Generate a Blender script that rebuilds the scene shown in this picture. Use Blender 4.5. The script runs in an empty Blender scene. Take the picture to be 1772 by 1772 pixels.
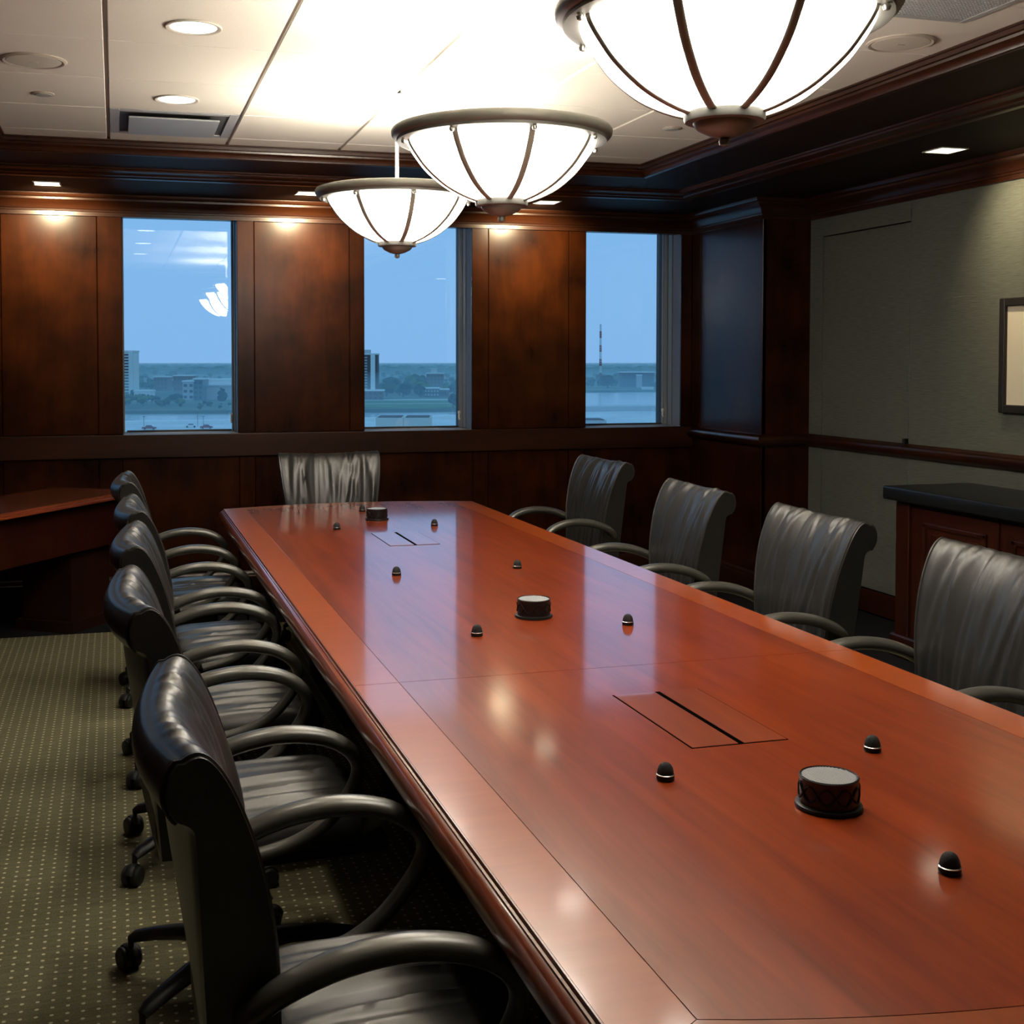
import bpy, bmesh, math, random
from mathutils import Vector, Matrix
R = math.radians
random.seed(7)
scene = bpy.context.scene
COL = scene.collection

# ------------------------------------------------------------------ camera
F_PX, CX, CY, HOR, VPX, W_PX = 2120.0, 800.0, 701.0, 626.0, 200.0, 1772.0
EYE = 1.5
yaw = math.atan((CX - VPX) / F_PX)
pitch = math.atan((CY - HOR) / F_PX)
cam = bpy.data.cameras.new('camera')
cam.sensor_fit = 'HORIZONTAL'; cam.sensor_width = 36.0
cam.lens = F_PX / W_PX * 36.0
cam.shift_x = (W_PX / 2 - CX) / W_PX
cam.shift_y = -(W_PX / 2 - CY) / W_PX
cam.clip_start = 0.05; cam.clip_end = 30000
cam_o = bpy.data.objects.new('camera', cam); COL.objects.link(cam_o)
cam_o.location = (0, 0, EYE)
cam_o.rotation_euler = (math.pi / 2 - pitch, 0, -yaw)
scene.camera = cam_o

# ------------------------------------------------------------------ world: even blue dusk sky
world = bpy.data.worlds.new('dusk_sky'); scene.world = world
world.use_nodes = True
wn, wl = world.node_tree.nodes, world.node_tree.links
wn.clear()
wo = wn.new('ShaderNodeOutputWorld'); bg = wn.new('ShaderNodeBackground')
tc = wn.new('ShaderNodeTexCoord'); sx = wn.new('ShaderNodeSeparateXYZ')
cr = wn.new('ShaderNodeValToRGB')
cr.color_ramp.elements[0].position = 0.0; cr.color_ramp.elements[0].color = (0.275, 0.545, 0.93, 1)
cr.color_ramp.elements[1].position = 0.5; cr.color_ramp.elements[1].color = (0.23, 0.60, 1.0, 1)
wl.new(tc.outputs['Generated'], sx.inputs[0]); wl.new(sx.outputs['Z'], cr.inputs[0])
wl.new(cr.outputs[0], bg.inputs[0]); bg.inputs[1].default_value = 0.95
wl.new(bg.outputs[0], wo.inputs[0])

# ------------------------------------------------------------------ exposure
vs = scene.view_settings
vs.view_transform = 'Standard'; vs.look = 'None'; vs.gamma = 1.0; vs.use_curve_mapping = False
vs.exposure = 0.1
scene.cycles.use_denoising = True
scene.cycles.max_bounces = 7
scene.cycles.diffuse_bounces = 3
scene.cycles.glossy_bounces = 3
scene.cycles.adaptive_threshold = 0.03
scene.cycles.transparent_max_bounces = 12
scene.cycles.volume_bounces = 1
scene.cycles.sample_clamp_indirect = 8.0

# ------------------------------------------------------------------ materials
MATS = {}
def new_mat(name):
    m = bpy.data.materials.new(name); m.use_nodes = True
    n = m.node_tree.nodes; n.clear()
    out = n.new('ShaderNodeOutputMaterial'); b = n.new('ShaderNodeBsdfPrincipled')
    m.node_tree.links.new(b.outputs[0], out.inputs[0])
    MATS[name] = m
    return m, n, m.node_tree.links, b, out

def plain(name, col, rough=0.5, metal=0.0, spec=0.5, noise=0.0, nscale=30.0, bump=0.0, coat=0.0):
    m, n, l, b, out = new_mat(name)
    b.inputs['Roughness'].default_value = rough; b.inputs['Metallic'].default_value = metal
    b.inputs['Specular IOR Level'].default_value = spec
    b.inputs['Coat Weight'].default_value = coat
    t = n.new('ShaderNodeTexCoord'); ns = n.new('ShaderNodeTexNoise')
    ns.inputs['Scale'].default_value = nscale; ns.inputs['Detail'].default_value = 4
    l.new(t.outputs['Object'], ns.inputs['Vector'])
    rp = n.new('ShaderNodeValToRGB')
    rp.color_ramp.elements[0].position = 0.3; rp.color_ramp.elements[1].position = 0.7
    rp.color_ramp.elements[0].color = tuple(c * (1 - noise) for c in col) + (1,)
    rp.color_ramp.elements[1].color = tuple(min(1, c * (1 + noise)) for c in col) + (1,)
    l.new(ns.outputs[0], rp.inputs[0]); l.new(rp.outputs[0], b.inputs['Base Color'])
    if bump:
        bp = n.new('ShaderNodeBump'); bp.inputs['Strength'].default_value = bump
        bp.inputs['Distance'].default_value = 0.002
        l.new(ns.outputs[0], bp.inputs['Height']); l.new(bp.outputs[0], b.inputs['Normal'])
    return m

def wood(name, dark, light, scale, rough, grain=0.5, spec=0.5, coat=0.0, coat_rough=0.1, blotch=2.0, detail=5, lo=0.33, hi=0.68):
    """scale: mapping scale; the small component is the grain direction"""
    m, n, l, b, out = new_mat(name)
    t = n.new('ShaderNodeTexCoord'); mp = n.new('ShaderNodeMapping')
    mp.inputs['Scale'].default_value = scale
    l.new(t.outputs['Object'], mp.inputs[0])
    g = n.new('ShaderNodeTexNoise'); g.inputs['Scale'].default_value = 1.0
    g.inputs['Detail'].default_value = detail; g.inputs['Roughness'].default_value = 0.62; g.inputs['Distortion'].default_value = 0.5
    l.new(mp.outputs[0], g.inputs['Vector'])
    bl = n.new('ShaderNodeTexNoise'); bl.inputs['Scale'].default_value = blotch; bl.inputs['Detail'].default_value = 3
    l.new(t.outputs['Object'], bl.inputs['Vector'])
    mx = n.new('ShaderNodeMix'); mx.data_type = 'FLOAT'; mx.inputs[0].default_value = grain
    l.new(bl.outputs[0], mx.inputs[2]); l.new(g.outputs[0], mx.inputs[3])
    rp = n.new('ShaderNodeValToRGB')
    rp.color_ramp.elements[0].position = lo; rp.color_ramp.elements[1].position = hi
    rp.color_ramp.elements[0].color = dark + (1,); rp.color_ramp.elements[1].color = light + (1,)
    l.new(mx.outputs[0], rp.inputs[0]); l.new(rp.outputs[0], b.inputs['Base Color'])
    b.inputs['Roughness'].default_value = rough
    b.inputs['Specular IOR Level'].default_value = spec
    b.inputs['Coat Weight'].default_value = coat; b.inputs['Coat Roughness'].default_value = coat_rough
    b.inputs['Coat IOR'].default_value = 1.65
    return m

def emit(name, col, strength):
    m, n, l, b, out = new_mat(name)
    b.inputs['Base Color'].default_value = col + (1,)
    b.inputs['Emission Color'].default_value = col + (1,)
    b.inputs['Emission Strength'].default_value = strength
    b.inputs['Roughness'].default_value = 0.4
    return m

wood('panel_wood', (0.010, 0.0025, 0.0008), (0.052, 0.0125, 0.0021), (9, 9, 1.6), 0.27, grain=0.38, blotch=3.6, spec=0.22)
wood('trim_wood_y', (0.016, 0.0042, 0.0016), (0.048, 0.013, 0.0036), (16, 1.2, 16), 0.30, grain=0.6)
wood('trim_wood_x', (0.016, 0.0042, 0.0016), (0.048, 0.013, 0.0036), (1.2, 16, 16), 0.30, grain=0.6)
wood('soffit_wood', (0.012, 0.006, 0.004), (0.024, 0.010, 0.006), (6, 2, 6), 0.58, grain=0.5, spec=0.12)
wood('credenza_wood', (0.018, 0.004, 0.002), (0.05, 0.010, 0.004), (14, 14, 1.5), 0.32, grain=0.5)
wood('desk_wood', (0.10, 0.022, 0.007), (0.20, 0.045, 0.014), (6, 6, 6), 0.25, grain=0.5)
wood('table_field', (0.19, 0.023, 0.0040), (0.345, 0.052, 0.0072), (26, 1.7, 26), 0.30, grain=0.75, blotch=1.2, spec=0.4, coat=1.0, coat_rough=0.09, lo=0.35, hi=0.67)
wood('table_border', (0.34, 0.058, 0.008), (0.44, 0.082, 0.011), (3.5, 26, 20), 0.30, grain=0.6, blotch=1.0, spec=0.4, coat=1.0, coat_rough=0.09)
wood('table_border_end', (0.28, 0.056, 0.014), (0.38, 0.085, 0.02), (26, 3.5, 20), 0.30, grain=0.6, blotch=1.0, spec=0.4, coat=1.0, coat_rough=0.09)
wood('table_edge', (0.15, 0.028, 0.008), (0.25, 0.05, 0.014), (20, 1.5, 20), 0.3, grain=0.5, coat=0.6, coat_rough=0.12)
wood('lid_wood', (0.21, 0.036, 0.012), (0.33, 0.065, 0.018), (26, 1.7, 26), 0.3, grain=0.7, coat=1.0, coat_rough=0.02)
wood('table_base_wood', (0.014, 0.004, 0.002), (0.035, 0.010, 0.004), (14, 14, 1.5), 0.4)
plain('tile_white', (0.70, 0.68, 0.62), 0.9, noise=0.03, nscale=120, bump=0.15)
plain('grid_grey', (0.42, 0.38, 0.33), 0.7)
plain('fixture_white', (0.80, 0.79, 0.74), 0.5)
plain('speaker_white', (0.56, 0.54, 0.48), 0.7)
plain('vent_grey', (0.34, 0.355, 0.37), 0.5)
plain('vent_dark', (0.08, 0.08, 0.08), 0.7)
plain('bronze', (0.20, 0.195, 0.17), 0.45, metal=0.25, noise=0.05)
plain('rib_bronze_bloom', (0.34, 0.31, 0.25), 0.5, metal=0.1)  # lighter bronze; bloom around the lit bowl is painted into the rib colour
plain('screw_metal', (0.45, 0.43, 0.38), 0.3, metal=0.9)
plain('reveal_paint', (0.24, 0.25, 0.29), 0.6)
plain('window_frame', (0.21, 0.20, 0.185), 0.45)
plain('gasket', (0.03, 0.03, 0.035), 0.6)
plain('white_plastic', (0.8, 0.8, 0.78), 0.35)
plain('leather', (0.020, 0.0195, 0.0185), 0.37, spec=0.72, noise=0.15, nscale=160, bump=0.10)
plain('piping_leather', (0.03, 0.028, 0.025), 0.4, spec=0.6)
plain('shell_black', (0.005, 0.005, 0.0055), 0.6, spec=0.2)
plain('arm_grey', (0.075, 0.073, 0.062), 0.30, metal=0.25, spec=0.7, noise=0.08, nscale=60)
plain('base_black', (0.016, 0.016, 0.018), 0.42)
plain('rubber_black', (0.012, 0.012, 0.012), 0.55)
plain('mic_black', (0.008, 0.008, 0.008), 0.4, spec=0.35)
plain('mic_foam', (0.014, 0.014, 0.014), 0.85, bump=0.5, nscale=400)
plain('ring_silver', (0.5, 0.5, 0.5), 0.25, metal=0.9)
plain('stone_black', (0.010, 0.011, 0.012), 0.33, noise=0.2, nscale=60)
plain('frame_black', (0.02, 0.017, 0.014), 0.4)
plain('mat_paper', (0.72, 0.66, 0.53), 0.8)
plain('slot_black', (0.002, 0.002, 0.002), 0.9, spec=0.0)
plain('far_wall_paint', (0.09, 0.07, 0.055), 0.8)
emit('lamp_glass', (1.0, 0.94, 0.84), 15.0)
emit('downlight_lens', (1.0, 0.95, 0.86), 4.5)
emit('soffit_lens', (1.0, 0.93, 0.70), 3.0)

def carpet():
    m, n, l, b, out = new_mat('carpet')
    t = n.new('ShaderNodeTexCoord'); s = n.new('ShaderNodeSeparateXYZ'); l.new(t.outputs['Object'], s.inputs[0])
    def math_(op, a, bb=None, c=None):
        k = n.new('ShaderNodeMath'); k.operation = op
        for i, v in enumerate((a, bb, c)):
            if v is None: continue
            if isinstance(v, (int, float)): k.inputs[i].default_value = v
            else: l.new(v, k.inputs[i])
        return k.outputs[0]
    px, py = 0.0345, 0.0345
    fx = math_('ABSOLUTE', math_('SUBTRACT', math_('FRACT', math_('DIVIDE', s.outputs[0], px)), 0.5))
    fy = math_('ABSOLUTE', math_('SUBTRACT', math_('FRACT', math_('DIVIDE', s.outputs[1], py)), 0.5))
    dx = math_('MULTIPLY', fx, px); dy = math_('MULTIPLY', fy, py)
    d = math_('SQRT', math_('ADD', math_('MULTIPLY', dx, dx), math_('MULTIPLY', dy, dy)))
    dot = math_('LESS_THAN', d, 0.0047)
    ns = n.new('ShaderNodeTexNoise'); ns.inputs['Scale'].default_value = 220; ns.inputs['Detail'].default_value = 3
    l.new(t.outputs['Object'], ns.inputs['Vector'])
    st = n.new('ShaderNodeTexNoise'); st.inputs['Scale'].default_value = 5
    mp = n.new('ShaderNodeMapping'); mp.inputs['Scale'].default_value = (2, 20, 1)
    l.new(t.outputs['Object'], mp.inputs[0]); l.new(mp.outputs[0], st.inputs['Vector'])
    mixn = math_('ADD', math_('MULTIPLY', ns.outputs[0], 0.6), math_('MULTIPLY', st.outputs[0], 0.4))
    rp = n.new('ShaderNodeValToRGB')
    rp.color_ramp.elements[0].position = 0.3; rp.color_ramp.elements[1].position = 0.7
    rp.color_ramp.elements[0].color = (0.105, 0.095, 0.054, 1); rp.color_ramp.elements[1].color = (0.245, 0.225, 0.13, 1)
    l.new(mixn, rp.inputs[0])
    mx = n.new('ShaderNodeMix'); mx.data_type = 'RGBA'; l.new(dot, mx.inputs[0])
    l.new(rp.outputs[0], mx.inputs[6]); mx.inputs[7].default_value = (0.62, 0.60, 0.42, 1)
    l.new(mx.outputs[2], b.inputs['Base Color']); b.inputs['Roughness'].default_value = 0.95
    b.inputs['Specular IOR Level'].default_value = 0.1
    bp = n.new('ShaderNodeBump'); bp.inputs['Strength'].default_value = 0.4; bp.inputs['Distance'].default_value = 0.003
    l.new(ns.outputs[0], bp.inputs['Height']); l.new(bp.outputs[0], b.inputs['Normal'])
carpet()
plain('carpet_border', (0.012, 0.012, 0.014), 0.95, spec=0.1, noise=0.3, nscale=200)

def fabric():
    m, n, l, b, out = new_mat('green_fabric')
    t = n.new('ShaderNodeTexCoord'); mp = n.new('ShaderNodeMapping'); mp.inputs['Scale'].default_value = (8, 8, 150)
    l.new(t.outputs['Object'], mp.inputs[0])
    ns = n.new('ShaderNodeTexNoise'); ns.inputs['Scale'].default_value = 1.6; ns.inputs['Detail'].default_value = 4
    l.new(mp.outputs[0], ns.inputs['Vector'])
    rp = n.new('ShaderNodeValToRGB'); rp.color_ramp.elements[0].position = 0.3; rp.color_ramp.elements[1].position = 0.7
    rp.color_ramp.elements[0].color = (0.095, 0.101, 0.086, 1); rp.color_ramp.elements[1].color = (0.142, 0.150, 0.128, 1)
    l.new(ns.outputs[0], rp.inputs[0]); l.new(rp.outputs[0], b.inputs['Base Color'])
    b.inputs['Roughness'].default_value = 0.8; b.inputs['Specular IOR Level'].default_value = 0.25
    bp = n.new('ShaderNodeBump'); bp.inputs['Strength'].default_value = 0.5; bp.inputs['Distance'].default_value = 0.002
    l.new(ns.outputs[0], bp.inputs['Height']); l.new(bp.outputs[0], b.inputs['Normal'])
fabric()

def glass():
    m = bpy.data.materials.new('window_glass'); m.use_nodes = True; MATS['window_glass'] = m
    n, l = m.node_tree.nodes, m.node_tree.links; n.clear()
    out = n.new('ShaderNodeOutputMaterial'); mix = n.new('ShaderNodeMixShader')
    tr = n.new('ShaderNodeBsdfTransparent'); tr.inputs[0].default_value = (0.96, 0.985, 1.0, 1)
    gl = n.new('ShaderNodeBsdfGlossy'); gl.inputs['Roughness'].default_value = 0.0
    fr = n.new('ShaderNodeFresnel'); fr.inputs[0].default_value = 1.72
    l.new(fr.outputs[0], mix.inputs[0]); l.new(tr.outputs[0], mix.inputs[1]); l.new(gl.outputs[0], mix.inputs[2])
    l.new(mix.outputs[0], out.inputs[0])
glass()
# outdoors
plain('foliage', (0.055, 0.10, 0.045), 0.9, noise=0.5, nscale=0.25, spec=0.1)
plain('foliage_dark', (0.025, 0.05, 0.035), 0.9, noise=0.5, nscale=0.25, spec=0.1)
plain('foliage_light', (0.11, 0.17, 0.06), 0.9, noise=0.4, nscale=0.25, spec=0.1)
plain('far_land', (0.10, 0.13, 0.09), 0.95, noise=0.5, nscale=0.01, spec=0.1)
plain('lawn', (0.09, 0.17, 0.06), 0.95, noise=0.25, nscale=0.03, spec=0.1)
plain('path_pale', (0.45, 0.44, 0.42), 0.9)
plain('quay_concrete', (0.62, 0.61, 0.60), 0.9, noise=0.15, nscale=0.05)
plain('bld_white', (0.8, 0.8, 0.78), 0.8)
plain('bld_grey', (0.5, 0.5, 0.5), 0.8)
plain('bld_brick', (0.22, 0.12, 0.10), 0.85)
plain('bld_dark', (0.11, 0.10, 0.11), 0.7)
plain('bld_pane', (0.05, 0.06, 0.08), 0.3)
plain('bld_teal', (0.10, 0.18, 0.20), 0.3)
plain('mast_red', (0.30, 0.06, 0.05), 0.7)
plain('car_red', (0.30, 0.03, 0.03), 0.4)
plain('car_white', (0.75, 0.75, 0.75), 0.4)
plain('roof_pale', (0.58, 0.58, 0.52), 0.8)
plain('water', (0.34, 0.40, 0.42), 0.18, noise=0.1, nscale=0.02, bump=0.0)

# ------------------------------------------------------------------ geometry helpers (world coordinates)
class MB:
    def __init__(s): s.v = []; s.f = []
    def add(s, v, f):
        o = len(s.v); s.v += [tuple(p) for p in v]; s.f += [tuple(i + o for i in q) for q in f]; return s
    def box(s, x0, x1, y0, y1, z0, z1):
        v = [(x0,y0,z0),(x1,y0,z0),(x1,y1,z0),(x0,y1,z0),(x0,y0,z1),(x1,y0,z1),(x1,y1,z1),(x0,y1,z1)]
        return s.add(v, [(3,2,1,0),(4,5,6,7),(0,1,5,4),(1,2,6,5),(2,3,7,6),(3,0,4,7)])
    def bbox(s, x0, x1, y0, y1, z0, z1, b=0.004, seg=1):
        bm = bmesh.new(); bmesh.ops.create_cube(bm, size=1)
        for v in bm.verts:
            v.co = Vector(((x0+x1)/2 + v.co.x*(x1-x0), (y0+y1)/2 + v.co.y*(y1-y0), (z0+z1)/2 + v.co.z*(z1-z0)))
        bmesh.ops.bevel(bm, geom=bm.edges[:], offset=b, segments=seg, affect='EDGES', profile=0.5)
        bm.verts.index_update()
        s.add([v.co[:] for v in bm.verts], [[v.index for v in f.verts] for f in bm.faces]); bm.free(); return s
    def prism(s, poly, z0, z1):
        n = len(poly)
        v = [(x, y, z0) for x, y in poly] + [(x, y, z1) for x, y in poly]
        f = [tuple(range(n-1, -1, -1)), tuple(range(n, 2*n))] + [(i, (i+1) % n, n+(i+1) % n, n+i) for i in range(n)]
        return s.add(v, f)
    def lathe(s, prof, c=(0,0,0), seg=32, axis='Z'):
        v = []; f = []; n = len(prof)
        for k in range(seg):
            a = 2*math.pi*k/seg
            for r, z in prof:
                p = (r*math.cos(a), r*math.sin(a), z)
                if axis == 'Y': p = (p[0], p[2], p[1])
                if axis == 'X': p = (p[2], p[0], p[1])
                v.append((p[0]+c[0], p[1]+c[1], p[2]+c[2]))
        for k in range(seg):
            k2 = (k+1) % seg
            for i in range(n-1):
                f.append((k*n+i, k2*n+i, k2*n+i+1, k*n+i+1))
        return s.add(v, f)
    def tube(s, pts, rad, seg=10, oval=1.0, up=(0,1,0)):
        """rad: number or list; oval: stretch along 'up' direction"""
        P = [Vector(p) for p in pts]; n = len(P)
        rs = rad if isinstance(rad, (list, tuple)) else [rad]*n
        v = []; f = []; U = Vector(up)
        for i in range(n):
            t = (P[min(i+1, n-1)] - P[max(i-1, 0)]).normalized()
            a = (U - t*U.dot(t))
            if a.length < 1e-4: a = Vector((1,0,0)) - t*t.x
            a.normalize(); b = t.cross(a)
            for k in range(seg):
                w = 2*math.pi*k/seg
                v.append(P[i] + a*math.cos(w)*rs[i]*oval + b*math.sin(w)*rs[i])
        for i in range(n-1):
            for k in range(seg):
                k2 = (k+1) % seg
                f.append((i*seg+k, i*seg+k2, (i+1)*seg+k2, (i+1)*seg+k))
        f.append(tuple(range(seg-1, -1, -1))); f.append(tuple((n-1)*seg+k for k in range(seg)))
        return s.add(v, f)
    def sweep(s, path, prof, closed=False):
        """prof: (offset to the right of travel, z)"""
        n = len(path); m = len(prof); v = []; f = []
        P = [Vector(p).to_2d() if len(p) == 3 else Vector(p) for p in path]
        def rn(d): return Vector((d.y, -d.x))
        for i in range(n):
            ds = []
            if closed or i > 0: ds.append((P[i]-P[i-1]).normalized())
            if closed or i < n-1: ds.append((P[(i+1) % n]-P[i]).normalized())
            if len(ds) == 2:
                a, b = rn(ds[0]), rn(ds[1]); q = a + b
                if q.length < 1e-6: q = a
                q.normalize(); q = q / max(0.2, q.dot(a))
            else: q = rn(ds[0])
            for o, z in prof: v.append((P[i].x + q.x*o, P[i].y + q.y*o, z))
        for i in range(n if closed else n-1):
            j = (i+1) % n
            for k in range(m-1):
                f.append((i*m+k, j*m+k, j*m+k+1, i*m+k+1))
        return s.add(v, f)
    def grid(s, nu, nv, fn, wrap_u=False):
        v = [fn(i, j) for i in range(nu) for j in range(nv)]
        f = [(i*nv+j, ((i+1) % nu)*nv+j, ((i+1) % nu)*nv+j+1, i*nv+j+1) for i in range(nu if wrap_u else nu-1) for j in range(nv-1)]
        return s.add(v, f)
    def mesh(s, name, mat, smooth=False, origin=(0,0,0)):
        me = bpy.data.meshes.new(name)
        ox, oy, oz = origin
        me.from_pydata([(x-ox, y-oy, z-oz) for x, y, z in s.v], [], s.f); me.update()
        bm = bmesh.new(); bm.from_mesh(me); bmesh.ops.recalc_face_normals(bm, faces=bm.faces); bm.to_mesh(me); bm.free()
        me.materials.append(MATS[mat])
        if smooth:
            me.shade_smooth()
            try: me.set_sharp_from_angle(angle=R(smooth if smooth is not True else 40))
            except Exception: pass
        return me
    def obj(s, name, mat, parent=None, smooth=False):
        org = tuple(parent.get('_o', (0,0,0))) if parent is not None else (0,0,0)
        o = bpy.data.objects.new(name, s.mesh(name, mat, smooth, org)); COL.objects.link(o)
        if parent is not None: o.parent = parent; o['_o'] = org
        return o

def tag(o, label, cat, group=None, kind=None):
    o['label'] = label; o['category'] = cat
    if group: o['group'] = group
    if kind: o['kind'] = kind
    return o
def thing(name, label, cat, loc=(0,0,0), group=None):
    o = bpy.data.objects.new(name, None); COL.objects.link(o)
    o.empty_display_size = 0.1; o.location = loc; o['_o'] = tuple(loc)
    return tag(o, label, cat, group)
def struct(o, label=None):
    o['kind'] = 'structure'
    if label: o['label'] = label
    return o
def sroot(name, loc=(0,0,0)):
    o = bpy.data.objects.new(name, None); COL.objects.link(o); o.location = loc; o['_o'] = tuple(loc)
    o['kind'] = 'structure'; return o
def dup(root, loc, rotz):
    r = root.copy(); COL.objects.link(r); r.location = loc; r.rotation_euler = (0, 0, rotz)
    for ch in list(root.children):
        c = ch.copy(); COL.objects.link(c); c.parent = r
        for g in list(ch.children):
            d = g.copy(); COL.objects.link(d); d.parent = c
    return r
def catmull(pts, n):
    P = [Vector(p) for p in pts]; out = []
    for i in range(len(P)-1):
        a, b, c, d = P[max(i-1,0)], P[i], P[i+1], P[min(i+2, len(P)-1)]
        for k in range(n):
            t = k/n
            out.append(0.5*((2*b) + (c-a)*t + (2*a-5*b+4*c-d)*t*t + (3*b-a-3*c+d)*t**3))
    out.append(P[-1]); return out

# ------------------------------------------------------------------ room dimensions
YB, XP, XG, YJ, XL, YR = 7.99, 3.966, 4.309, 7.00, -1.90, -1.60
ZC, Z1, ZS, ZW = 2.65, 2.58, 2.53, 2.41
SILL = 1.04
TX0, TX1, TY0, TY1 = -0.53, 2.955, 0.90, 6.635       # ceiling tray
WIN = [(0.038, 0.764), (1.582, 2.335), (3.151, 3.888), (-1.530, -0.790)]

# floor ---------------------------------------------------------------------------------
struct(MB().box(-0.94, 3.20, YR, 7.03, -0.05, 0.0).obj('floor', 'carpet'), 'olive carpet with rows of pale dots')
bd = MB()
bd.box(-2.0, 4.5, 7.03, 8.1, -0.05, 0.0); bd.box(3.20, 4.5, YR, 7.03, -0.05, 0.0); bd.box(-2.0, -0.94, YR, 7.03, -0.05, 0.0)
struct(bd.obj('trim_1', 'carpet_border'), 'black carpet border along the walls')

# back wall ------------------------------------------------------------------------------
wb = MB()
wb.box(XL-0.1, 4.6, 8.005, 8.42, 0, 1.025)
wb.box(XL-0.1, 4.6, 8.005, 8.11, ZW, ZS)
wb.box(XL-0.1, 4.6, 8.005, 8.42, 2.60, 2.75)
xs = sorted(WIN)
edges = [XL-0.1] + [e for w in xs for e in w] + [4.6]
for a, b in zip(edges[0::2], edges[1::2]): wb.box(a, b, 8.005, 8.42, 1.0, 2.62)
wall_back = struct(wb.obj('wall_back', 'panel_wood'), 'dark stained wood panelled wall with tall windows')
def wpart(name, x0, x1, z0, z1, y0, b=0.003, mat='panel_wood'):
    return MB().bbox(x0, x1, y0, 8.01, z0, z1, b).obj(name, mat, wall_back)
for x0, x1 in [(-0.67, -0.104), (0.866, 1.490), (2.447, 3.031)]:
    wpart('panel', x0+0.002, x1-0.002, SILL+0.002, ZW, 7.994)
for x0, x1 in [(-0.797, -0.67), (-0.104, 0.046), (0.756, 0.866), (1.490, 1.590), (2.327, 2.447), (3.031, 3.159), (3.880, XP), (XL, -1.524)]:
    wpart('stile', x0+0.0015, x1-0.0015, SILL+0.002, ZW, 7.990)
for x0, x1 in [(XL, -0.786), (-0.67, -0.104), (0.036, 0.766), (0.866, 1.490), (1.580, 2.337), (2.447, 3.031), (3.149, XP)]:
    wpart('panel', x0+0.002, x1-0.002, 0.14, 0.90, 7.997)
for x0, x1 in [(-0.786, -0.67), (-0.104, 0.036), (0.766, 0.866), (1.490, 1.580), (2.337, 2.447), (3.031, 3.149)]:
    wpart('stile', x0+0.0015, x1-0.0015, 0.14, 0.90, 7.993)
MB().bbox(XL, XP, 7.968, 8.01, 0.892, SILL-0.001, 0.004, 2).obj('sill_rail', 'trim_wood_x', wall_back)

# right wall -------------------------------------------------------------------------------
wr = MB()
wr.box(XP+0.012, 4.6, 7.012, 8.1, 0, ZS)
wr.box(XG, 4.6, 6.855, 7.05, 0, ZS); wr.box(XG, 4.6, YR, 5.965, 0, ZS); wr.box(XG, 4.6, 5.96, 6.86, 2.292, ZS); wr.box(4.5, 4.6, 5.9, 6.9, 0, ZS)
wall_right = struct(wr.obj('wall_right', 'green_fabric'), 'wall covered in grey-green woven fabric')
wall_right.data.materials[0] = MATS['green_fabric']
def rpart(name, x0, x1, y0, y1, z0, z1, mat='panel_wood', b=0.003):
    return MB().bbox(x0, x1, y0, y1, z0, z1, b).obj(name, mat, wall_right)
rpart('panel', XP+0.003, XP+0.03, 7.0, 7.86, 1.00, ZW+0.05)
rpart('stile', XP, XP+0.03, 7.864, 8.0, 1.00, ZW+0.05)
rpart('panel', XP+0.003, XP+0.03, 7.0, 7.86, 0.10, 0.97)
rpart('stile', XP, XP+0.03, 7.864, 8.0, 0.10, 0.97)
rpart('pilaster_face', XP+0.001, XG+0.05, YJ, YJ+0.03, 0.10, ZS, 'panel_wood', 0.004)
# hidden door, flush with the fabric wall
door = sroot('door_1', (XG, 6.41, 0))
door['label'] = 'flush fabric-covered door hidden in the green wall'
MB().bbox(XG+0.001, XG+0.045, 5.970, 6.850, 0.15, 2.284, 0.002).obj('leaf', 'green_fabric', door)
MB().bbox(XG-0.012, XG+0.045, 5.970, 6.850, 0.01, 0.143, 0.004).obj('base_board', 'trim_wood_y', door)
RAIL = [(0.0, 0.953), (0.012, 0.955), (0.018, 0.962), (0.03, 0.968), (0.043, 0.982), (0.047, 1.0), (0.043, 1.016), (0.032, 1.026), (0.018, 1.031), (0.012, 1.037), (0.0, 1.037)]
MB().sweep([(XG, 6.848), (XG, 5.972)], RAIL).obj('rail', 'trim_wood_y', door, smooth=35)
MB().bbox(XG-0.03, XG, 5.962, 5.984, 1.030, 1.066, 0.003).obj('latch', 'mic_black', door)
# chair rails, bases, crown
struct(MB().sweep([(XP, YB), (XP, YJ), (XG, YJ), (XG, 6.853)], RAIL).sweep([(XG, 5.967), (XG, YR)], RAIL).obj('trim_2', 'trim_wood_y', smooth=35), 'rounded dark wood chair rail')
BASE = [(0.0, 0.146), (0.004, 0.142), (0.012, 0.124), (0.012, 0.118), (0.018, 0.112), (0.02, 0.10), (0.02, 0.0), (0, 0)]
struct(MB().sweep([(XL, YB), (XP, YB)], BASE).obj('baseboard_back', 'trim_wood_x', smooth=30), 'dark wood baseboard under the windows')
struct(MB().sweep([(XP, YB), (XP, YJ), (XG, YJ), (XG, 6.853)], BASE).sweep([(XG, 5.967), (XG, YR)], BASE).obj('baseboard_right', 'trim_wood_y', smooth=30), 'dark wood baseboard along the green wall')
CROWN = [(0, ZW-0.006), (0.012, ZW-0.006), (0.012, 2.428), (0.018, 2.430), (0.020, 2.441), (0.027, 2.444), (0.032, 2.457), (0.050, 2.480), (0.073, 2.492), (0.078, 2.494), (0.080, 2.506), (0.096, 2.510), (0.104, 2.520), (0.106, ZS)]
wp = [(XL, YR), (XL, YB), (XP, YB), (XP, YJ), (XG, YJ), (XG, YR)]
struct(MB().sweep(wp, CROWN).obj('trim_3', 'trim_wood_x', smooth=30), 'stepped crown moulding where walls meet the soffit')
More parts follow.
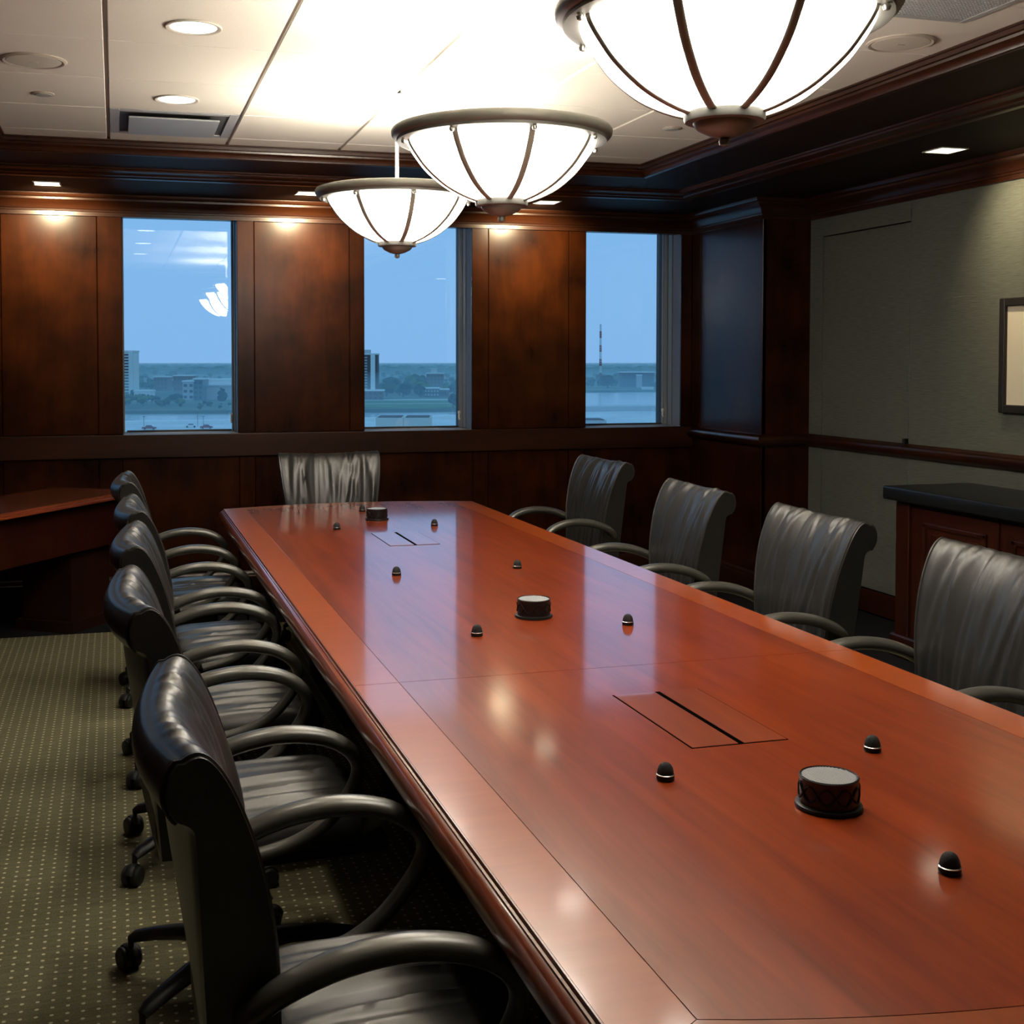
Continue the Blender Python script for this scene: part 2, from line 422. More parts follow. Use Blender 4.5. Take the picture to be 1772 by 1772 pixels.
# left and rear walls (outside the frame)
wl_ = MB().box(XL-0.1, XL, YR-0.1, 8.1, 0, ZS)
struct(wl_.obj('wall_left', 'panel_wood'), 'dark wood panelled side wall')
struct(MB().box(XL-0.1, 4.6, YR-0.1, YR, 0, ZS).obj('wall_rear', 'far_wall_paint'), 'plain painted wall behind the viewer')

# ceiling tray ---------------------------------------------------------------------------------
tray = [(TX0, TY1), (TX0, TY0), (TX1, TY0), (TX1, TY1)]      # travelling so that outward is to the right
UP = [(0.0, ZC+0.02), (0.0, ZC-0.006), (0.010, ZC-0.008), (0.011, ZC-0.024), (0.020, ZC-0.027), (0.022, ZC-0.037), (0.036, ZC-0.045), (0.046, ZC-0.055), (0.049, ZC-0.066), (0.058, Z1), (0.066, Z1)]
LO = [(0.47, Z1), (0.474, Z1-0.008), (0.488, Z1-0.010), (0.492, Z1-0.018), (0.512, Z1-0.024), (0.535, Z1-0.029), (0.54, Z1-0.036), (0.562, Z1-0.041), (0.57, ZS+0.003), (0.59, ZS), (0.60, ZS)]
struct(MB().sweep(tray, UP, True).obj('trim_4', 'trim_wood_y', smooth=30), 'upper wood moulding framing the white ceiling')
struct(MB().sweep(tray, LO, True).obj('trim_5', 'trim_wood_y', smooth=30), 'lower wood moulding of the stepped soffit')
sf = MB()
sf.sweep(tray, [(0.064, Z1), (0.472, Z1), (0.472, Z1+0.06), (0.064, Z1+0.06)], True)
o_ = 0.598
ix0, ix1, iy0, iy1 = TX0-o_, TX1+o_, TY0-o_, TY1+o_
for (a, b, c, d) in [(XL-0.1, ix0, YR-0.1, 8.2), (ix1, 4.6, YR-0.1, 8.2), (ix0, ix1, YR-0.1, iy0), (ix0, ix1, iy1, 8.2)]:
    sf.box(a, b, c, d, ZS, ZS+0.22)
struct(sf.obj('ceiling_soffit', 'soffit_wood'), 'dark wood soffit around the ceiling')
struct(MB().box(XL-0.1, 4.6, YR-0.1, 8.42, 2.75, 2.85).obj('roof_slab', 'far_wall_paint'))
ceiling = struct(MB().box(TX0-0.05, TX1+0.05, TY0-0.05, TY1+0.05, ZC+0.012, ZC+0.06).obj('ceiling', 'grid_grey'), 'white suspended tile ceiling')  # tan-grey slab; shadow in the tile gaps is put into its colour
gx = [TX0] + [-0.023 + 0.6015*k for k in range(5)] + [TX1]
gy = [TY0] + [6.435 - 0.611*k for k in range(9, -1, -1)] + [TY1]
gy = [g for g in gy if TY0 <= g <= TY1]
GX, GY = 0.0075, 0.003
VENT = (1, len(gy)-3)
GRL = None
for i in range(len(gx)-1):
    for j in range(len(gy)-1):
        x0, x1, y0, y1 = gx[i]+GX, gx[i+1]-GX, gy[j]+GY, gy[j+1]-GY
        if i == 0: x0 = gx[i]
        if i == len(gx)-2: x1 = gx[i+1]
        if y1-y0 < 0.02 or (i, j) == VENT: continue
        if i == 4 and gy[j] < 3.4 < gy[j+1]: GRL = (x0, x1, y0, y1)
        MB().bbox(x0, x1, y0, y1, ZC, ZC+0.016, 0.0025).obj('ceiling_tile', 'tile_white', ceiling)

# windows -------------------------------------------------------------------------------------
YG = 8.33
for k, (x0, x1) in enumerate(WIN):
    w = sroot('window_%d' % (k+1), ((x0+x1)/2, 8.2, SILL))
    w['label'] = ['window beside the left panel with ceiling lamps mirrored in it', 'window behind the chandeliers', 'window next to the right corner', 'window beyond the left edge of view'][k]
    MB().box(x0, x1, YG, YG+0.008, SILL, 2.60).obj('pane', 'window_glass', w)
    MB().bbox(x0, x1, 7.996, YG+0.03, SILL-0.016, SILL, 0.003).obj('sill', 'reveal_paint', w)
    MB().bbox(x0+0.03, x1-0.02, YG-0.06, YG-0.045, SILL, SILL+0.012, 0.003).obj('vent_bar', 'gasket', w)
    for s, xa in ((1, x1), (-1, x0)):
        q = lambda t: (min(xa, xa-s*t), max(xa, xa-s*t))
        MB().bbox(*q(0.006), 8.003, 8.13, SILL, 2.60, 0.002).obj('reveal_lining', 'reveal_paint', w)
        f1 = MB().bbox(*q(0.010), 8.134, 8.20, SILL, 2.60, 0.003).obj('frame', 'window_frame', w)
        f2 = MB().bbox(*q(0.015), 8.206, 8.30, SILL, 2.60, 0.004)
        f2.bbox(*q(0.018), 8.225, 8.24, SILL, 2.60, 0.002).bbox(*q(0.018), 8.26, 8.275, SILL, 2.60, 0.002)
        f2.obj('frame', 'window_frame', w)
        MB().bbox(*q(0.013), 8.302, YG+0.02, SILL, 2.60, 0.002).obj('gasket', 'gasket', w)
    lt = MB().lathe([(0.0, -0.006), (0.012, -0.006), (0.014, 0.0), (0.012, 0.008), (0.0, 0.010)], (x1-0.024, 8.25, SILL+0.105), 12, 'X')
    lt.tube([(x1-0.022, 8.25, SILL+0.10), (x1-0.026, 8.245, SILL+0.075), (x1-0.024, 8.24, SILL+0.055)], 0.006, 8)
    lt.obj('latch', 'white_plastic', w, smooth=True)

# ------------------------------------------------------------------ ceiling fittings
def point_light(name, parent, loc, power, col, rad):
    L = bpy.data.lights.new(name, 'POINT'); L.energy = power; L.color = col; L.shadow_soft_size = rad
    o = bpy.data.objects.new(name, L); COL.objects.link(o); o.parent = parent
    org = parent['_o']; o.location = tuple(a-b for a, b in zip(loc, org)); return o
def spot_light(name, parent, loc, target, power, col, rad, size, blend):
    L = bpy.data.lights.new(name, 'SPOT'); L.energy = power; L.color = col; L.shadow_soft_size = rad
    L.spot_size = R(size); L.spot_blend = blend
    o = bpy.data.objects.new(name, L); COL.objects.link(o); o.parent = parent
    org = parent['_o']; o.location = tuple(a-b for a, b in zip(loc, org))
    o.rotation_euler = (Vector(target)-Vector(loc)).to_track_quat('-Z', 'Y').to_euler(); return o

WARM = (1.0, 0.90, 0.74)
def chandelier(x, y, label):
    t = thing('bowl_chandelier', label, 'chandelier', (x, y, ZC), 'three bowl chandeliers over the table')
    c = (x, y, 0)
    MB().lathe([(0, ZC-0.002), (0.092, ZC-0.002), (0.092, ZC-0.010), (0.084, ZC-0.018), (0.066, ZC-0.022), (0.062, ZC-0.032), (0.03, ZC-0.038), (0.022, ZC-0.044), (0.0, ZC-0.046)], c, 32).obj('canopy', 'fixture_white', t, smooth=35)
    st = MB().lathe([(0.0, 2.20), (0.0075, 2.20), (0.0075, ZC-0.075), (0.013, ZC-0.072), (0.013, ZC-0.050), (0.018, ZC-0.048), (0.018, ZC-0.04), (0, ZC-0.04)], c, 12)
    st.obj('stem', 'fixture_white', t, smooth=35)
    RIM = [(0.300, 2.206), (0.318, 2.203), (0.338, 2.207), (0.340, 2.216), (0.350, 2.219), (0.356, 2.228), (0.357, 2.240), (0.352, 2.248), (0.338, 2.252), (0.312, 2.252), (0.306, 2.246), (0.300, 2.225), (0.300, 2.206)]
    MB().lathe(RIM, c, 64).obj('rim', 'bronze', t, smooth=40)
    bowl = [(r, z) for r, z in [(0.306, 2.222), (0.303, 2.200), (0.293, 2.180), (0.278, 2.158), (0.252, 2.124), (0.218, 2.092), (0.181, 2.064), (0.14, 2.042), (0.10, 2.026), (0.07, 2.018)]]
    gb = catmull([(r, 0, z) for r, z in bowl], 3)
    prof = [(p.x, p.z) for p in gb] + [(max(0, p.x-0.006), p.z+0.004) for p in reversed(gb)]
    MB().lathe(prof + [prof[0]], c, 48).obj('glass_bowl', 'lamp_glass', t, smooth=60)
    MB().lathe([(0, 2.036), (0.082, 2.036), (0.085, 2.032), (0.085, 2.008), (0.082, 2.003), (0.066, 2.001), (0.063, 1.994), (0.056, 1.987), (0.034, 1.976), (0.012, 1.970), (0.0, 1.969)], c, 40).obj('bottom_cap', 'bronze', t, smooth=35)
    MB().lathe([(0, 1.972), (0.009, 1.970), (0.012, 1.963), (0.010, 1.955), (0.0, 1.951)], c, 16).obj('finial', 'bronze', t, smooth=True)
    for k in range(8):
        a = k*math.pi/4; ca, sa = math.cos(a), math.sin(a)
        pts = [(x+(p.x+0.004)*ca, y+(p.x+0.004)*sa, p.z-0.002) for p in gb]
        rib = MB().tube(pts, 0.0032, 8, 3.1, up=(-sa, ca, 0)).obj('rib', 'rib_bronze_bloom', t, smooth=True)
        q = (x+0.325*ca, y+0.325*sa, 2.198)
        MB().lathe([(0, -0.009), (0.006, -0.007), (0.0085, 0), (0.006, 0.007), (0, 0.009)], q, 10).obj('screw', 'screw_metal', rib, smooth=True)
    point_light('lamp_bulb', t, (x, y, 2.215), CH_POWER, WARM, 0.10)
    return t
CH_POWER = 31.0
chandelier(1.190, 5.250, 'bowl chandelier nearest the windows, smallest of the three in view')
chandelier(1.208, 3.802, 'middle bowl chandelier, seen whole in front of the window wall')
chandelier(1.236, 2.345, 'nearest and largest bowl chandelier, cut by the top of the picture')

def downlight(x, y, label, power=27.0):
    t = thing('round_downlight', label, 'downlight', (x, y, ZC), 'round downlights in the ceiling tiles')
    MB().lathe([(0.078, ZC+0.002), (0.096, ZC+0.001), (0.098, ZC-0.003), (0.094, ZC-0.006), (0.086, ZC-0.006), (0.080, ZC-0.003), (0.078, ZC+0.002)], (x, y, 0), 32).obj('trim_ring', 'speaker_white', t, smooth=35)
    MB().lathe([(0, ZC-0.0035), (0.05, ZC-0.0035), (0.084, ZC-0.0015), (0.084, ZC+0.003), (0, ZC+0.003)], (x, y, 0), 32).obj('lens', 'downlight_lens', t)
    spot_light('lamp_beam', t, (x, y, ZC-0.012), (x, y, 0), power, WARM, 0.06, 95, 0.7)
DL = {(0.27, 3.14): 'round downlight above the left chairs, out of view', (2.13, 3.14): 'round downlight above the right chairs, out of view', (0.27, 5.55): 'round downlight beside the square air diffuser', (0.27, 4.345): 'larger-looking lit round downlight high on the left ceiling',
      (2.13, 5.545): 'lit downlight half hidden behind the rim of the middle chandelier', (2.13, 4.345): 'downlight hidden behind the nearest chandelier'}
for xx in (0.27, 2.13):
    for yy in (5.55, 4.345, 3.14):
        yv = 5.545 if (xx, yy) == (2.13, 5.55) else yy
        downlight(xx, yv, DL.get((xx, yv), 'round downlight above the near end of the room'))

def soffit_light(x, y, label, tgt, power):
    t = thing('square_soffit_light', label, 'downlight', (x, y, ZS), 'square lights set in the wood soffit')
    s = 0.068
    fr = MB()
    for a, b, c, d in [(-s-.008, -s, -s-.008, s+.008), (s, s+.008, -s-.008, s+.008), (-s, s, -s-.008, -s), (-s, s, s, s+.008)]:
        fr.box(x+a, x+b, y+c, y+d, ZS-0.004, ZS+0.004)
    fr.obj('trim_frame', 'fixture_white', t)
    MB().box(x-s, x+s, y-s, y+s, ZS-0.002, ZS+0.004).obj('lens', 'soffit_lens', t)
    spot_light('lamp_beam', t, (x, y, ZS-0.012), tgt, power, (1.0, 0.82, 0.50), 0.06, 108, 1.0)
SP = 140.0
for x, lab in [(-0.37, 'square soffit light above the left wall panel'), (1.145, 'square soffit light beside the rim of the farthest chandelier'), (2.69, 'square soffit light above the right wall panel, beside the middle chandelier')]:
    soffit_light(x, 7.50, lab, (x, 7.99, 2.26), SP)
soffit_light(3.90, 5.14, 'square soffit light above the fabric wall at the right', (4.309, 5.0, 2.1), 45)
for y in (3.55, 1.95): soffit_light(3.90, y, 'square soffit light beyond the right edge of view', (4.309, y, 2.1), 45)

def ceiling_speaker(x, y, label):
    t = thing('ceiling_speaker', label, 'speaker', (x, y, ZC), 'round ceiling speakers')
    MB().lathe([(0, ZC+0.002), (0.122, ZC+0.001), (0.122, ZC-0.004), (0.112, ZC-0.008), (0.104, ZC-0.006), (0.103, ZC-0.004), (0, ZC-0.004)], (x, y, 0), 40).obj('rim', 'grid_grey', t, smooth=30)
    MB().lathe([(0, ZC-0.008), (0.08, ZC-0.0075), (0.1, ZC-0.006), (0.102, ZC-0.003), (0, ZC-0.003)], (x, y, 0), 40).obj('grille', 'speaker_white', t, smooth=30)
    MB().bbox(x-0.016, x+0.016, y-0.004, y+0.004, ZC-0.0095, ZC-0.007, 0.001).obj('badge', 'grid_grey', t)
ceiling_speaker(-0.289, 4.985, 'round ceiling speaker at the left edge of the ceiling')
ceiling_speaker(2.735, 3.86, 'round ceiling speaker behind the nearest chandelier, by the right moulding')
for x, y, lab in [(-0.286, 5.59, 'small round sprinkler cover on the left ceiling'), (2.65, 5.57, 'small round sprinkler cover near the right corner of the ceiling')]:
    t = thing('sprinkler_cover', lab, 'sprinkler', (x, y, ZC), 'sprinkler covers')
    MB().lathe([(0, ZC+0.001), (0.045, ZC+0.001), (0.047, ZC-0.003), (0.040, ZC-0.006), (0, ZC-0.006)], (x, y, 0), 24).obj('ring', 'grid_grey', t, smooth=30)
    MB().lathe([(0, ZC-0.009), (0.034, ZC-0.008), (0.036, ZC-0.004), (0, ZC-0.004)], (x, y, 0), 24).obj('cap', 'vent_grey', t, smooth=30)
# air diffuser in place of one tile
i, j = VENT
vx0, vx1, vy0, vy1 = gx[i]+0.008, gx[i+1]-0.008, gy[j]+0.004, gy[j+1]-0.004
t = thing('air_diffuser', 'square metal air diffuser with a hanging plate in the left ceiling', 'air vent', ((vx0+vx1)/2, (vy0+vy1)/2, ZC))
fr = MB(); q = 0.045
for a, b, c, d in [(vx0, vx0+q, vy0, vy1), (vx1-q, vx1, vy0, vy1), (vx0+q, vx1-q, vy0, vy0+q), (vx0+q, vx1-q, vy1-q, vy1)]: fr.bbox(a, b, c, d, ZC-0.002, ZC+0.011, 0.002)
fr.obj('frame', 'vent_grey', t)
cone = MB(); a = q; b_ = 0.10
o4 = [(vx0+a, vy0+a), (vx1-a, vy0+a), (vx1-a, vy1-a), (vx0+a, vy1-a)]; i4 = [(vx0+b_, vy0+b_), (vx1-b_, vy0+b_), (vx1-b_, vy1-b_), (vx0+b_, vy1-b_)]
cone.add([p+(ZC+0.004,) for p in o4]+[p+(ZC+0.010,) for p in i4], [(0,1,5,4),(1,2,6,5),(2,3,7,6),(3,0,4,7),(4,5,6,7)])
cone.obj('cone', 'vent_dark', t)
MB().bbox(vx0+0.085, vx1-0.085, vy0+0.085, vy1-0.085, ZC-0.020, ZC-0.012, 0.002).obj('plate', 'vent_grey', t)
for px_ in (vx0+0.14, vx1-0.14): MB().box(px_-0.004, px_+0.004, (vy0+vy1)/2-0.004, (vy0+vy1)/2+0.004, ZC-0.013, ZC+0.009).obj('hanger', 'vent_grey', t)
# return air grille
gx0, gx1, gy0, gy1 = 2.385, 2.775, 2.960, 3.562
t = thing('return_air_grille', 'perforated metal return air grille at the top right of the ceiling', 'air vent', ((gx0+gx1)/2, (gy0+gy1)/2, ZC))
fr = MB(); q = 0.03
for a, b, c, d in [(gx0, gx0+q, gy0, gy1), (gx1-q, gx1, gy0, gy1), (gx0+q, gx1-q, gy0, gy0+q), (gx0+q, gx1-q, gy1-q, gy1)]: fr.bbox(a, b, c, d, ZC-0.008, ZC+0.002, 0.002)
fr.obj('frame', 'vent_grey', t)
MB().box(gx0+q, gx1-q, gy0+q, gy1-q, ZC-0.002, ZC+0.001).obj('backing', 'vent_dark', t)
ec = MB(); nn = 26
for k in range(nn+1):
    xx = gx0+q+(gx1-gx0-2*q)*k/nn; ec.box(xx-0.0028, xx+0.0028, gy0+q, gy1-q, ZC-0.0065, ZC-0.002)
nn = 42
for k in range(nn+1):
    yy = gy0+q+(gy1-gy0-2*q)*k/nn; ec.box(gx0+q, gx1-q, yy-0.0028, yy+0.0028, ZC-0.0064, ZC-0.002)
e_ = ec.obj('mesh_bars', 'vent_grey', t); e_['kind'] = 'stuff'

# ------------------------------------------------------------------ conference table
TZ = 0.75
XA, XB = 0.526, 1.838; YA, YE = 1.178, 6.315; BOW = 0.12
XM = (XA+XB)/2
def outline(ins, n=24):
    xa, xb = XA+ins, XB-ins; ya, ye = YA+ins*0.98, YE-ins*0.98; hw = (XB-XA)/2
    bow = lambda x: BOW*(1-((x-XM)/hw)**2)
    pts = []
    for k in range(n+1):
        x = xa+(xb-xa)*k/n; pts.append((x, ye+bow(x)-bow(xa)*0.0))
    for k in range(n+1):
        x = xb-(xb-xa)*k/n; pts.append((x, ya-bow(x)))
    return pts                       # far end left->right, near end right->left (clockwise)
def bowf(x): return BOW*(1-((x-XM)/((XB-XA)/2))**2)
table = thing('conference_table', 'long reddish cherry conference table with lighter inlaid border', 'table', (XM, 3.685, 0))
INS = 0.105
SEAM = 2.775
core = [(x, y) for x, y in outline(0.0)]
MB().prism(core, TZ-0.055, TZ-0.0012).obj('top_core', 'table_edge', table)
xi0, xi1 = XA+INS, XB-INS; g = 0.0009
N = 24
far = [(xi0+g+(xi1-xi0-2*g)*k/N,) for k in range(N+1)]
far = [(x[0], YE-INS+bowf(x[0])-g) for x in far]
near = [(x, YA+INS-bowf(x)+g) for x, _ in far]
MB().prism([(xi0+g, SEAM+g), (xi1-g, SEAM+g)] + far[::-1], TZ-0.001, TZ).obj('field_panel', 'table_field', table)
MB().prism(near + [(xi1-g, SEAM-g), (xi0+g, SEAM-g)], TZ-0.001, TZ).obj('field_panel', 'table_field', table)
yL = YE-INS+bowf(xi0); yN = YA+INS-bowf(xi0)
for (xo, xi_) in ((XA, xi0), (XB, xi1)):
    a, b = sorted((xo, xi_))
    for y0, y1 in ((yN, SEAM-g), (SEAM+g, yL)):
        p = [(a+(g if a == xi_ else 0), y0), (b-(g if b == xi_ else 0), y0), (b-(g if b == xi_ else 0), y1), (a+(g if a == xi_ else 0), y1)]
        if y0 == yN: p[0 if a == xo else 1] = (xo, YA)
        else: p[3 if a == xo else 2] = (xo, YE)
        MB().prism(p, TZ-0.001, TZ).obj('border_strip', 'table_border', table)
fo = [(XA+(XB-XA)*k/N, YE+bowf(XA+(XB-XA)*k/N)) for k in range(N+1)]
fi = [(xi0+(xi1-xi0)*k/N, YE-INS+bowf(xi0+(xi1-xi0)*k/N)+g) for k in range(N+1)]
no = [(x, YA-(y-YE)) for x, y in fo]; ni = [(x, YA+INS-bowf(x)-g) for x, _ in fi]
for oo, ii in ((fo, fi), (no, ni)):
    m_ = MB(); n_ = len(oo)
    m_.add([p+(TZ,) for p in oo]+[p+(TZ,) for p in ii], [(k, k+1, n_+k+1, n_+k) for k in range(n_-1)])
    m_.obj('border_strip', 'table_border_end', table)
EDGE = [(-0.002, TZ-0.0005), (0.003, TZ-0.0005), (0.0045, TZ-0.003), (0.005, TZ-0.006), (0.0085, TZ-0.007), (0.0095, TZ-0.010), (0.0145, TZ-0.012), (0.021, TZ-0.018), (0.0265, TZ-0.027), (0.0285, TZ-0.036), (0.028, TZ-0.047), (0.024, TZ-0.055), (0.014, TZ-0.059), (-0.06, TZ-0.059)]
def rrev(p): return p[::-1]
ccw = rrev(core)
MB().sweep(ccw, EDGE, True).obj('edge_moulding', 'table_edge', table, smooth=35)
MB().bbox(XA+0.22, XB-0.22, YA+0.25, YE-0.25, 0.60, TZ-0.05, 0.01).obj('apron', 'table_base_wood', table)
for yc in (2.05, 3.70, 5.35):
    ped = MB().bbox(XM-0.27, XM+0.27, yc-0.42, yc+0.42, 0.09, 0.61, 0.012)
    ped.obj('pedestal', 'table_base_wood', table)
    MB().bbox(XM-0.30, XM+0.30, yc-0.46, yc+0.46, 0.0, 0.10, 0.012).obj('plinth', 'table_base_wood', table)

# cable hatches lying in the table top
for (y0, y1, lab) in [(2.140, 2.535, 'larger-looking cable hatch with a dark slot, near the front of the table'), (4.852, 5.243, 'cable hatch reflecting blue, at the far end of the table')]:
    x0, x1 = 1.068, 1.279
    t = thing('cable_hatch', lab, 'cable hatch', ((x0+x1)/2, (y0+y1)/2, TZ), 'cable hatches in the table')
    MB().box(x0, x1, y0, y1, TZ, TZ+0.0007).obj('well', 'slot_black', t)
    xm0, xm1 = 1.170, 1.183
    e = 0.0026
    for a, b in ((x0+e, xm0), (xm1, x1-e)):
        MB().bbox(a, b, y0+e, y1-e, TZ+0.0003, TZ+0.0018, 0.0005).obj('lid', 'lid_wood', t)

# microphones pucks
def puck(x, y, label):
    t = thing('speaker_puck', label, 'speaker', (x, y, TZ), 'black pucks along the table centre')
    MB().lathe([(0, TZ), (0.054, TZ), (0.056, TZ+0.003), (0.055, TZ+0.007), (0.050, TZ+0.009), (0, TZ+0.009)], (x, y, 0), 40).obj('flange', 'mic_black', t, smooth=35)
    MB().lathe([(0, TZ+0.008), (0.0485, TZ+0.008), (0.0485, TZ+0.050), (0.0495, TZ+0.053), (0.0475, TZ+0.055), (0.0455, TZ+0.053), (0, TZ+0.051)], (x, y, 0), 40).obj('body', 'mic_black', t, smooth=35)
    mg = MB()
    for k in range(-9, 10):
        xx = k*0.0046; h = math.sqrt(0.0445**2-xx*xx)
        mg.box(x+xx-0.0017, x+xx+0.0017, y-h, y+h, TZ+0.050, TZ+0.0535)
    for k in range(-9, 10):
        yy = k*0.0046; h = math.sqrt(0.0445**2-yy*yy)
        mg.box(x-h, x+h, y+yy-0.0012, y+yy+0.0012, TZ+0.050, TZ+0.0530)
    gm = mg.obj('grille', 'vent_grey', t); gm['kind'] = 'stuff'
    for ph in (0, math.pi):
        pts = [(x+0.0493*math.cos(a), y+0.0493*math.sin(a), TZ+0.030+0.013*math.sin(5*a+ph)) for a in [2*math.pi*k/80 for k in range(81)]]
        MB().tube(pts, 0.0016, 5).obj('wave_band', 'shell_black', t, smooth=True)
puck(1.150, 1.795, 'nearest and largest black puck speaker on the table')
puck(1.178, 3.390, 'black puck speaker in the middle of the table')
puck(1.189, 5.690, 'farthest black puck speaker, before the head chair')
def mic(x, y, label, rot):
    t = thing('button_microphone', label, 'microphone', (x, y, TZ), 'button microphones on the table')
    MB().lathe([(0, TZ), (0.0155, TZ), (0.0165, TZ+0.002), (0.0165, TZ+0.006), (0.0150, TZ+0.009), (0, TZ+0.009)], (x, y, 0), 20).obj('base', 'mic_black', t, smooth=35)
    MB().lathe([(0.0150, TZ+0.0085), (0.0164, TZ+0.0085), (0.0166, TZ+0.0098), (0.0150, TZ+0.0108)], (x, y, 0), 20).obj('ring', 'ring_silver', t, smooth=True)
    dx, dy = math.cos(rot)*0.002, math.sin(rot)*0.002
    cap = []
    for a in range(9):
        w = a/8*math.pi/2; cap.append((0.0152*math.cos(w)**0.8, TZ+0.009+0.022*math.sin(w)))
    MB().lathe(cap, (x+dx*0, y+dy*0, 0), 20).obj('windscreen', 'mic_foam', t, smooth=60)
mics = [(0.947, 5.410, 'button microphone at the far left, left of the farthest puck'), (1.397, 5.405, 'button microphone at the far right, right of the blue cable hatch'), (0.944, 4.185, 'button microphone in the left blue window reflection'), (1.398, 4.205, 'button microphone right of centre, between the far hatch and middle puck'), (0.946, 3.195, 'button microphone left of the middle puck'), (1.400, 3.212, 'button microphone right of the middle puck, in the right reflection'), (0.944, 1.995, 'button microphone left of the nearest puck, below the near hatch'), (1.397, 2.033, 'button microphone right of the near hatch'), (1.172, 1.512, 'nearest button microphone, at the lower right'), (1.185, 6.03, 'button microphone just behind the farthest puck')]
for k, (x, y, lab) in enumerate(mics): mic(x, y, lab, k)

# ------------------------------------------------------------------ leather chair
def sm(a, b, x):
    t = max(0, min(1, (x-a)/(b-a))); return t*t*(3-2*t)
BACK = [(-.106, .43), (-.112, .48), (-.117, .56), (-.120, .67), (-.128, .75), (-.148, .845), (-.176, .925), (-.203, .974), (-.230, .994), (-.258, .985), (-.277, .958), (-.279, .925), (-.266, .899), (-.248, .888), (-.242, .870), (-.238, .80), (-.232, .68), (-.224, .55), (-.214, .43)]
rw = random.Random(3)
RIDG = [(rw.uniform(-1.0, 1.0), rw.uniform(-0.55, 0.55), rw.choice((1, 1, -0.9))*rw.uniform(0.0015, 0.0046), rw.uniform(0.022, 0.055), rw.uniform(0.15, 0.75)) for _ in range(40)]
def back_mesh():
    prof = catmull([(x, 0, z) for x, z in BACK], 4); n = len(prof); NY = 65
    nfront = 8*4
    m = MB()
    def half(z): return 0.237 + 0.052*sm(0.45, 1.0, z)
    def fn(i, j):
        p = prof[i]; a, b = prof[max(i-1, 0)], prof[min(i+1, n-1)]
        t = (b-a).normalized(); nx, nz = -t.z*-1, t.x*-1      # outward normal
        nx, nz = t.z, -t.x
        s = -1 + 2*j/(NY-1)
        x, z = p.x, p.z
        edge = 1-abs(s)
        x += -0.036*(1-s*s)*sm(0.45, 0.95, z) - 0.006
        z += -0.012*(1-s*s)*sm(0.85, 1.0, z)
        d = 0
        if i <= nfront+4:
            v = i/(nfront)
            for u0, sl, am, wd, cut in RIDG:
                u = s-(u0+sl*(v-0.6)); d += am*math.exp(-(u/wd)**2)*sm(cut-0.35, cut, v)*(1-sm(0.92, 1.12, v))
            d *= sm(0.0, 0.12, edge)
            d -= 0.006
        d -= 0.004*(1-sm(0, 0.05, edge))
        x += nx*d; z += nz*d
        return (x, s*half(z)-0.0, z)
    m.grid(n, NY, fn)
    N0 = n*NY
    m.f.append(tuple(i*NY for i in range(n))); m.f.append(tuple(i*NY+NY-1 for i in range(n))[::-1])
    m.f.append(tuple(j for j in range(NY))[::-1] + tuple((n-1)*NY+j for j in range(NY)))
    return m, prof, half
SEAT_R = [(rw.uniform(-0.95, 0.95), rw.uniform(0.0025, 0.006), rw.uniform(0.03, 0.055), rw.uniform(-0.12, 0.12)) for _ in range(24)]
def seat_mesh():
    m = MB(); NU, NV = 45, 57
    def fn(i, j):
        u = -1+2*i/(NU-1); v = -1+2*j/(NV-1)
        x = 0.085+0.215*u; y = 0.252*v*(1-0.05*(u+1)/2)
        # round the plan corners
        k = max(0, abs(u)+abs(v)-1.62); x -= math.copysign(0.10*k, u); y -= math.copysign(0.10*k, v)
        r = (abs(u)**10+abs(v)**10)**0.1
        z = 0.494 - 0.048*max(0, r)**14 - 0.012*u*u - 0.010*(v*v) + 0.006*(1-v*v)
        z -= 0.016*sm(0.5, 1.0, u)
        d = 0
        for v0, am, wd, sl in SEAT_R: d += am*math.exp(-((v-v0-sl*u)/wd)**2)
        z += (d-0.006)*(1-sm(0.75, 0.98, r))
        return (x, y, z)
    m.grid(NU, NV, fn)
    border = [i*NV for i in range(NU)] + [(NU-1)*NV+j for j in range(1, NV)] + [i*NV+NV-1 for i in range(NU-2, -1, -1)] + [j for j in range(NV-2, 0, -1)]
    b0 = len(m.v)
    for q in border:
        x, y, z = m.v[q]; m.v.append((0.085+(x-0.085)*0.985, y*0.985, 0.418))
    L_ = len(border)
    for k in range(L_):
        m.f.append((border[k], border[(k+1) % L_], b0+(k+1) % L_, b0+k))
    m.f.append(tuple(b0+k for k in range(L_))[::-1])
    return m
